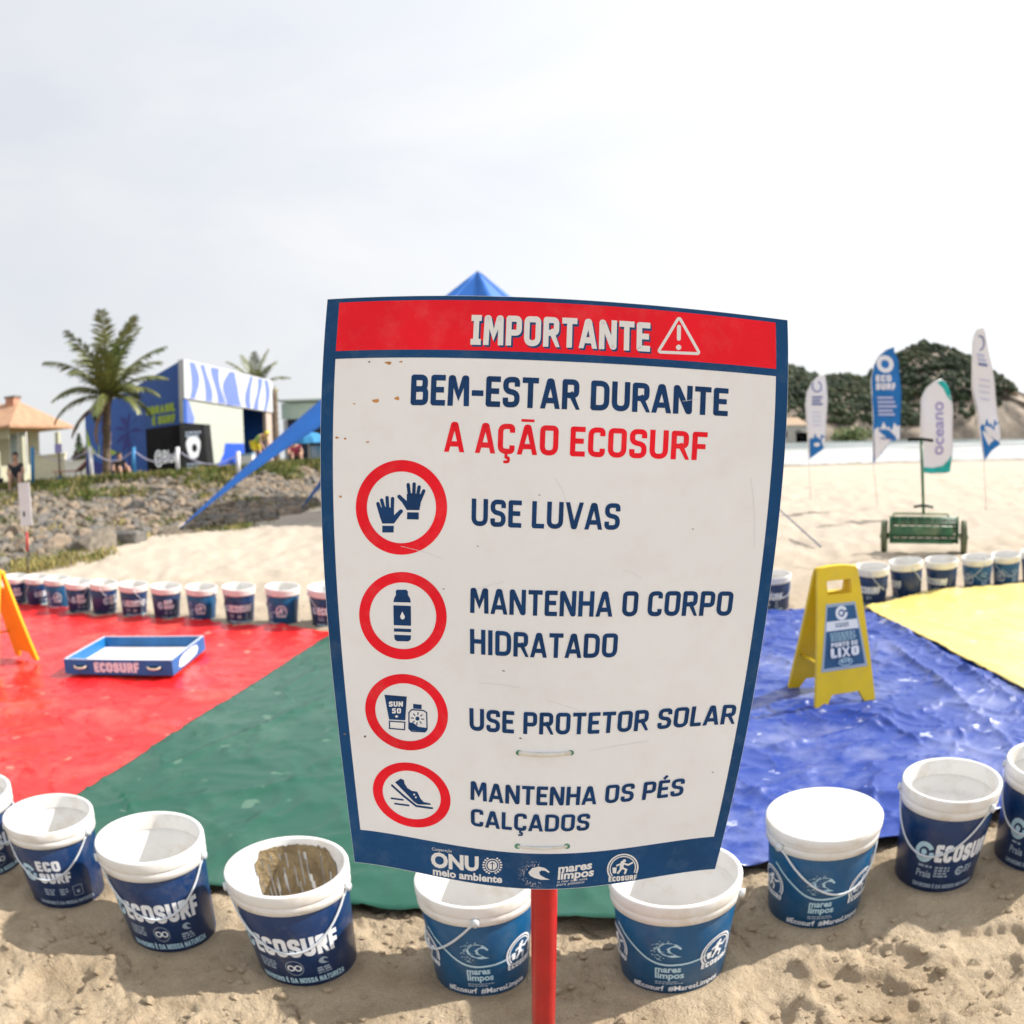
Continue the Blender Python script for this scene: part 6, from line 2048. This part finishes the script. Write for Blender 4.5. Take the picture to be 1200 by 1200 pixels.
# reclining chair
p = at(88, 553, 22.); rc = empty('reclining_chair', (p.x, 22., ZTOP), .2); tag(rc, 'pink reclining garden chair by the low white wall', 'chair')
M_pink = mat('chair_pink', (.45, .20, .17), .7)
MB().slab([(-.75, .30), (.15, .26), (.62, .62), (.60, .66), (.13, .31), (-.75, .34)], lambda x, z: Vector((x, -.28, z)), lambda x, z: Vector((x, .28, z))).build('seat', M_pink, rc)
for x in (-.65, .1, .5):
    for y in (-.26, .26): MB().tube([(x, y, 0), (x + .03, y, .30 if x < .3 else .5)], .018, 6).build('leg', M_trunk, rc)

# ================================================================== ROPE FENCE
M_pwh = mat('post_white', (.72, .72, .74), .6, var=.06); M_pbl = mat('post_blue', (.03, .20, .45), .6, var=.1)
fence = empty('rope_fence', at(150, 553, 16.5)); tag(fence, 'rope fence with white and blue posts along the top of the bank', 'fence')
fo = fence.location.copy()
FP = [(38, 562, 524, 'b'), (108, 556, 523, 'w'), (156.5, 554, 524, 'b'), (208, 552, 524, 'w'), (279, 551, 529, 'w')]
tops = []
for i, (px, yb, yt, c) in enumerate(FP):
    Yp = 16.35 + i * .12
    b_ = at(px, yb, Yp); t_ = at(px - (2.5 if i == 1 else 0), yt, Yp); b_.z = ZTOP - .1
    m = MB(); m.tube([b_ - fo, t_ - fo], .052, 12); m.build('post', M_pwh if c == 'w' else M_pbl, fence); tops.append(t_)
for i in range(len(tops) - 1):
    a_, b_ = tops[i] - Vector((0, 0, .08)), tops[i + 1] - Vector((0, 0, .08))
    pts = [a_.lerp(b_, t) - Vector((0, 0, .26 * math.sin(PI * t) + 0 * t)) - fo for t in np.linspace(0, 1, 15)]
    m = MB(); m.tube(pts, .014, 6); m.build('rope', mat('rope_pale', (.50, .48, .62), .8), fence)

# small purple marker on a thin stand
p = at(70, 561, 16.3); p.z = ZTOP - .1
st = empty('marker_post', p); tag(st, 'thin dark marker post with a lilac head and a blue base on the bank edge', 'post')
hz_ = at(70, 520, 16.3).z - p.z
MB().tube([(0, 0, 0), (.02, 0, hz_ * .9)], .025, 8).build('pole', M_trunk, st)
MB().box(-.09, .09, -.03, .03, hz_ * .80, hz_).build('head', M_purple, st)
m = MB(); m.lathe([(.06, -.05), (.10, .05), (.09, .2), (.05, .28)], 14, cap1=True); m.build('base', mat('base_blue', (.03, .12, .22), .6), st)

# ================================================================== PEOPLE (far, small)
def skin_obj(name, V, E, Rr, m, parent, sub=2):
    me = bpy.data.meshes.new(name); me.from_pydata([tuple(v) for v in V], E, [])
    o = bpy.data.objects.new(name, me); COL.objects.link(o)
    sk = o.modifiers.new('skin', 'SKIN'); sb = o.modifiers.new('sub', 'SUBSURF'); sb.levels = sub; sb.render_levels = sub
    d = me.skin_vertices[0].data
    for i, r in enumerate(Rr): d[i].radius = (r, r); d[i].use_root = (i == 0)
    dg = bpy.context.evaluated_depsgraph_get(); ev = o.evaluated_get(dg)
    nm = bpy.data.meshes.new_from_object(ev)
    o.modifiers.clear(); o.data = nm; bpy.data.meshes.remove(me)
    nm.materials.clear(); nm.materials.append(m)
    for p in nm.polygons: p.use_smooth = True
    o.parent = parent
    return o


BODY_R = dict(pelvis=.13, waist=.115, chest=.135, neck=.05, head0=.075, head1=.095, head2=.06, shL=.055, elL=.042, wrL=.030, haL=.036, hpL=.088, knL=.06, anL=.040, toL=.036)


def person(loc, rz, J, label, top_m, bottom_m, hair_m=M_hair, cap=None, scale=1.):
    """J: joint -> (x, y, z); y forward = -Y local"""
    root = empty('person', loc, rz); root.scale = (scale,) * 3; tag(root, label, 'person')
    names = ['pelvis', 'waist', 'chest', 'neck', 'head0', 'head1', 'head2', 'shL', 'elL', 'wrL', 'haL', 'shR', 'elR', 'wrR', 'haR', 'hpL', 'knL', 'anL', 'toL', 'hpR', 'knR', 'anR', 'toR']
    E_ = [('pelvis', 'waist'), ('waist', 'chest'), ('chest', 'neck'), ('neck', 'head0'), ('head0', 'head1'), ('head1', 'head2')]
    for s in 'LR': E_ += [('chest', 'sh' + s), ('sh' + s, 'el' + s), ('el' + s, 'wr' + s), ('wr' + s, 'ha' + s), ('pelvis', 'hp' + s), ('hp' + s, 'kn' + s), ('kn' + s, 'an' + s), ('an' + s, 'to' + s)]
    ix = {n: i for i, n in enumerate(names)}
    rad2 = lambda n: BODY_R.get(n, BODY_R.get(n[:-1] + 'L'))
    body = skin_obj('body', [J[n] for n in names], [(ix[a], ix[b]) for a, b in E_], [rad2(n) for n in names], M_skin, root)
    # shirt and shorts as their own shells
    sn = ['waist', 'pelvis', 'chest', 'shL', 'shR']; si = {n: i for i, n in enumerate(sn)}
    mid = lambda a, b, t: Vector(J[a]).lerp(Vector(J[b]), t)
    Vs_ = [J[n] for n in sn] + [mid('shL', 'elL', .45), mid('shR', 'elR', .45)]
    skin_obj('shirt', Vs_, [(0, 1), (0, 2), (2, 3), (2, 4), (3, 5), (4, 6)], [.132, .138, .152, .072, .072, .06, .06], top_m, root)
    Vb = [J['pelvis'], J['hpL'], J['hpR'], mid('hpL', 'knL', .7), mid('hpR', 'knR', .7)]
    skin_obj('shorts', Vb, [(0, 1), (0, 2), (1, 3), (2, 4)], [.148, .108, .108, .085, .085], bottom_m, root)
    h1, h2 = Vector(J['head1']), Vector(J['head2'])
    back = Vector((0, .028, .028))
    m = MB(); V_ = [];
    for v in ICO_V: V_.append(h1 + back + Vector((v.x * .098, v.y * .105, v.z * .100)))
    m.add(V_, [f for f in ICO_F if not all((ICO_V[i].y < -.25 and ICO_V[i].z < .35) or ICO_V[i].z < -.55 for i in f)], 0, True)
    m.build('hair' if not cap else 'cap', hair_m if not cap else cap, root)
    # face: nose and eyes at half the head height
    f0 = Vector(J['head1']) + Vector((0, -.092, -.01))
    m = MB(); m.add([f0 + Vector((-.012, 0, 0)), f0 + Vector((.012, 0, 0)), f0 + Vector((0, -.022, -.03)), f0 + Vector((0, 0, .03))], [(0, 1, 3), (0, 2, 1), (0, 3, 2), (1, 2, 3)]); m.build('nose', M_skin, root)
    return root


SIT = dict(pelvis=(0, 0, .14), waist=(0, -.03, .30), chest=(0, -.07, .50), neck=(0, -.09, .64), head0=(0, -.10, .70), head1=(0, -.12, .78), head2=(0, -.12, .85),
           shL=(-.18, -.08, .55), elL=(-.22, -.20, .33), wrL=(-.13, -.40, .34), haL=(-.09, -.46, .32), shR=(.18, -.08, .55), elR=(.23, -.20, .33), wrR=(.14, -.40, .33), haR=(.10, -.46, .31),
           hpL=(-.10, -.02, .12), knL=(-.14, -.40, .36), anL=(-.13, -.52, -.06), toL=(-.14, -.66, -.09), hpR=(.10, -.02, .12), knR=(.15, -.40, .34), anR=(.16, -.54, -.06), toR=(.17, -.68, -.09))
pS = at(24, 566, 16.7)
person((pS.x - .12, 16.7, ZTOP - .0), .5, SIT, 'person in a dark tank top sitting on the bank edge beside the blue post', M_dark_cloth, mat('beige_shorts', (.45, .38, .30), .85), scale=1.0)
pS = at(-4, 566, 16.7)
person((pS.x, 16.7, ZTOP), -.2, SIT, 'person in a pale shirt sitting on the bank at the left frame edge', mat('pale_shirt', (.62, .60, .58), .85), M_dark_cloth, scale=1.0)
LAY = dict(SIT); LAY.update(chest=(.05, .10, .44), waist=(.02, .06, .27), neck=(.06, .13, .56), head0=(.07, .13, .62), head1=(.08, .12, .70), head2=(.08, .12, .77), shL=(-.12, .10, .50), shR=(.22, .10, .50), elL=(-.2, .02, .28), elR=(.3, .05, .28), wrL=(-.2, -.2, .20), haL=(-.2, -.27, .19), wrR=(.3, -.2, .20), haR=(.3, -.27, .19))
pS = at(140, 556, 17.6)
person((pS.x, 17.6, ZTOP), .9, LAY, 'person in black sitting in the shade at the palm trunk', M_black, M_black, scale=.82)
BEND = dict(pelvis=(0, .10, .86), waist=(0, -.05, 1.0), chest=(0, -.28, 1.10), neck=(0, -.42, 1.14), head0=(0, -.48, 1.15), head1=(0, -.56, 1.15), head2=(0, -.62, 1.14),
            shL=(-.18, -.32, 1.10), elL=(-.2, -.40, .84), wrL=(-.16, -.50, .64), haL=(-.15, -.54, .56), shR=(.18, -.32, 1.10), elR=(.2, -.38, .84), wrR=(.17, -.5, .62), haR=(.16, -.54, .54),
            hpL=(-.10, .08, .83), knL=(-.12, .0, .46), anL=(-.12, .06, .07), toL=(-.13, -.10, .03), hpR=(.10, .08, .83), knR=(.13, -.02, .46), anR=(.13, .05, .07), toR=(.14, -.12, .03))
M_yc = mat('yellow_cloth', (.72, .58, .03), .8)
pS = at(303, 552, 21.5)
person((pS.x, 21.5, ZTOP - .0), 1.1, BEND, 'person in a green top and yellow cap bending over near the pavilion door', mat('green_cloth', (.30, .42, .08), .85), M_yc, cap=M_yc, scale=.80)
STAND = dict(pelvis=(0, 0, .92), waist=(0, 0, 1.08), chest=(0, .0, 1.30), neck=(0, 0, 1.46), head0=(0, -.01, 1.53), head1=(0, -.02, 1.61), head2=(0, -.02, 1.69),
             shL=(-.19, 0, 1.38), elL=(-.23, .02, 1.10), wrL=(-.23, -.08, .88), haL=(-.23, -.12, .80), shR=(.19, 0, 1.38), elR=(.23, .02, 1.10), wrR=(.22, -.1, .88), haR=(.22, -.14, .80),
             hpL=(-.10, 0, .88), knL=(-.11, -.02, .48), anL=(-.11, .02, .07), toL=(-.12, -.14, .03), hpR=(.10, 0, .88), knR=(.11, -.02, .48), anR=(.11, .02, .07), toR=(.12, -.14, .03))
pS = at(346, 550, 24.5)
person((pS.x, 24.5, ZTOP), .4, SIT, 'person in a dark red top sitting in front of the kiosk', mat('maroon_cloth', (.25, .03, .06), .85), M_dark_cloth, scale=1.0)

# white cool box near the door
p = at(289, 551, 19.5); cbx = empty('cool_box', (p.x, 19.5, ZTOP)); tag(cbx, 'small white box on the terrace below the pavilion door', 'box')
MB().box(-.22, .22, -.15, .15, 0, .34).build('body', M_white, cbx); MB().box(-.23, .23, -.16, .16, .342, .40).build('lid', mat('lid_blue', (.25, .4, .55), .5), cbx)
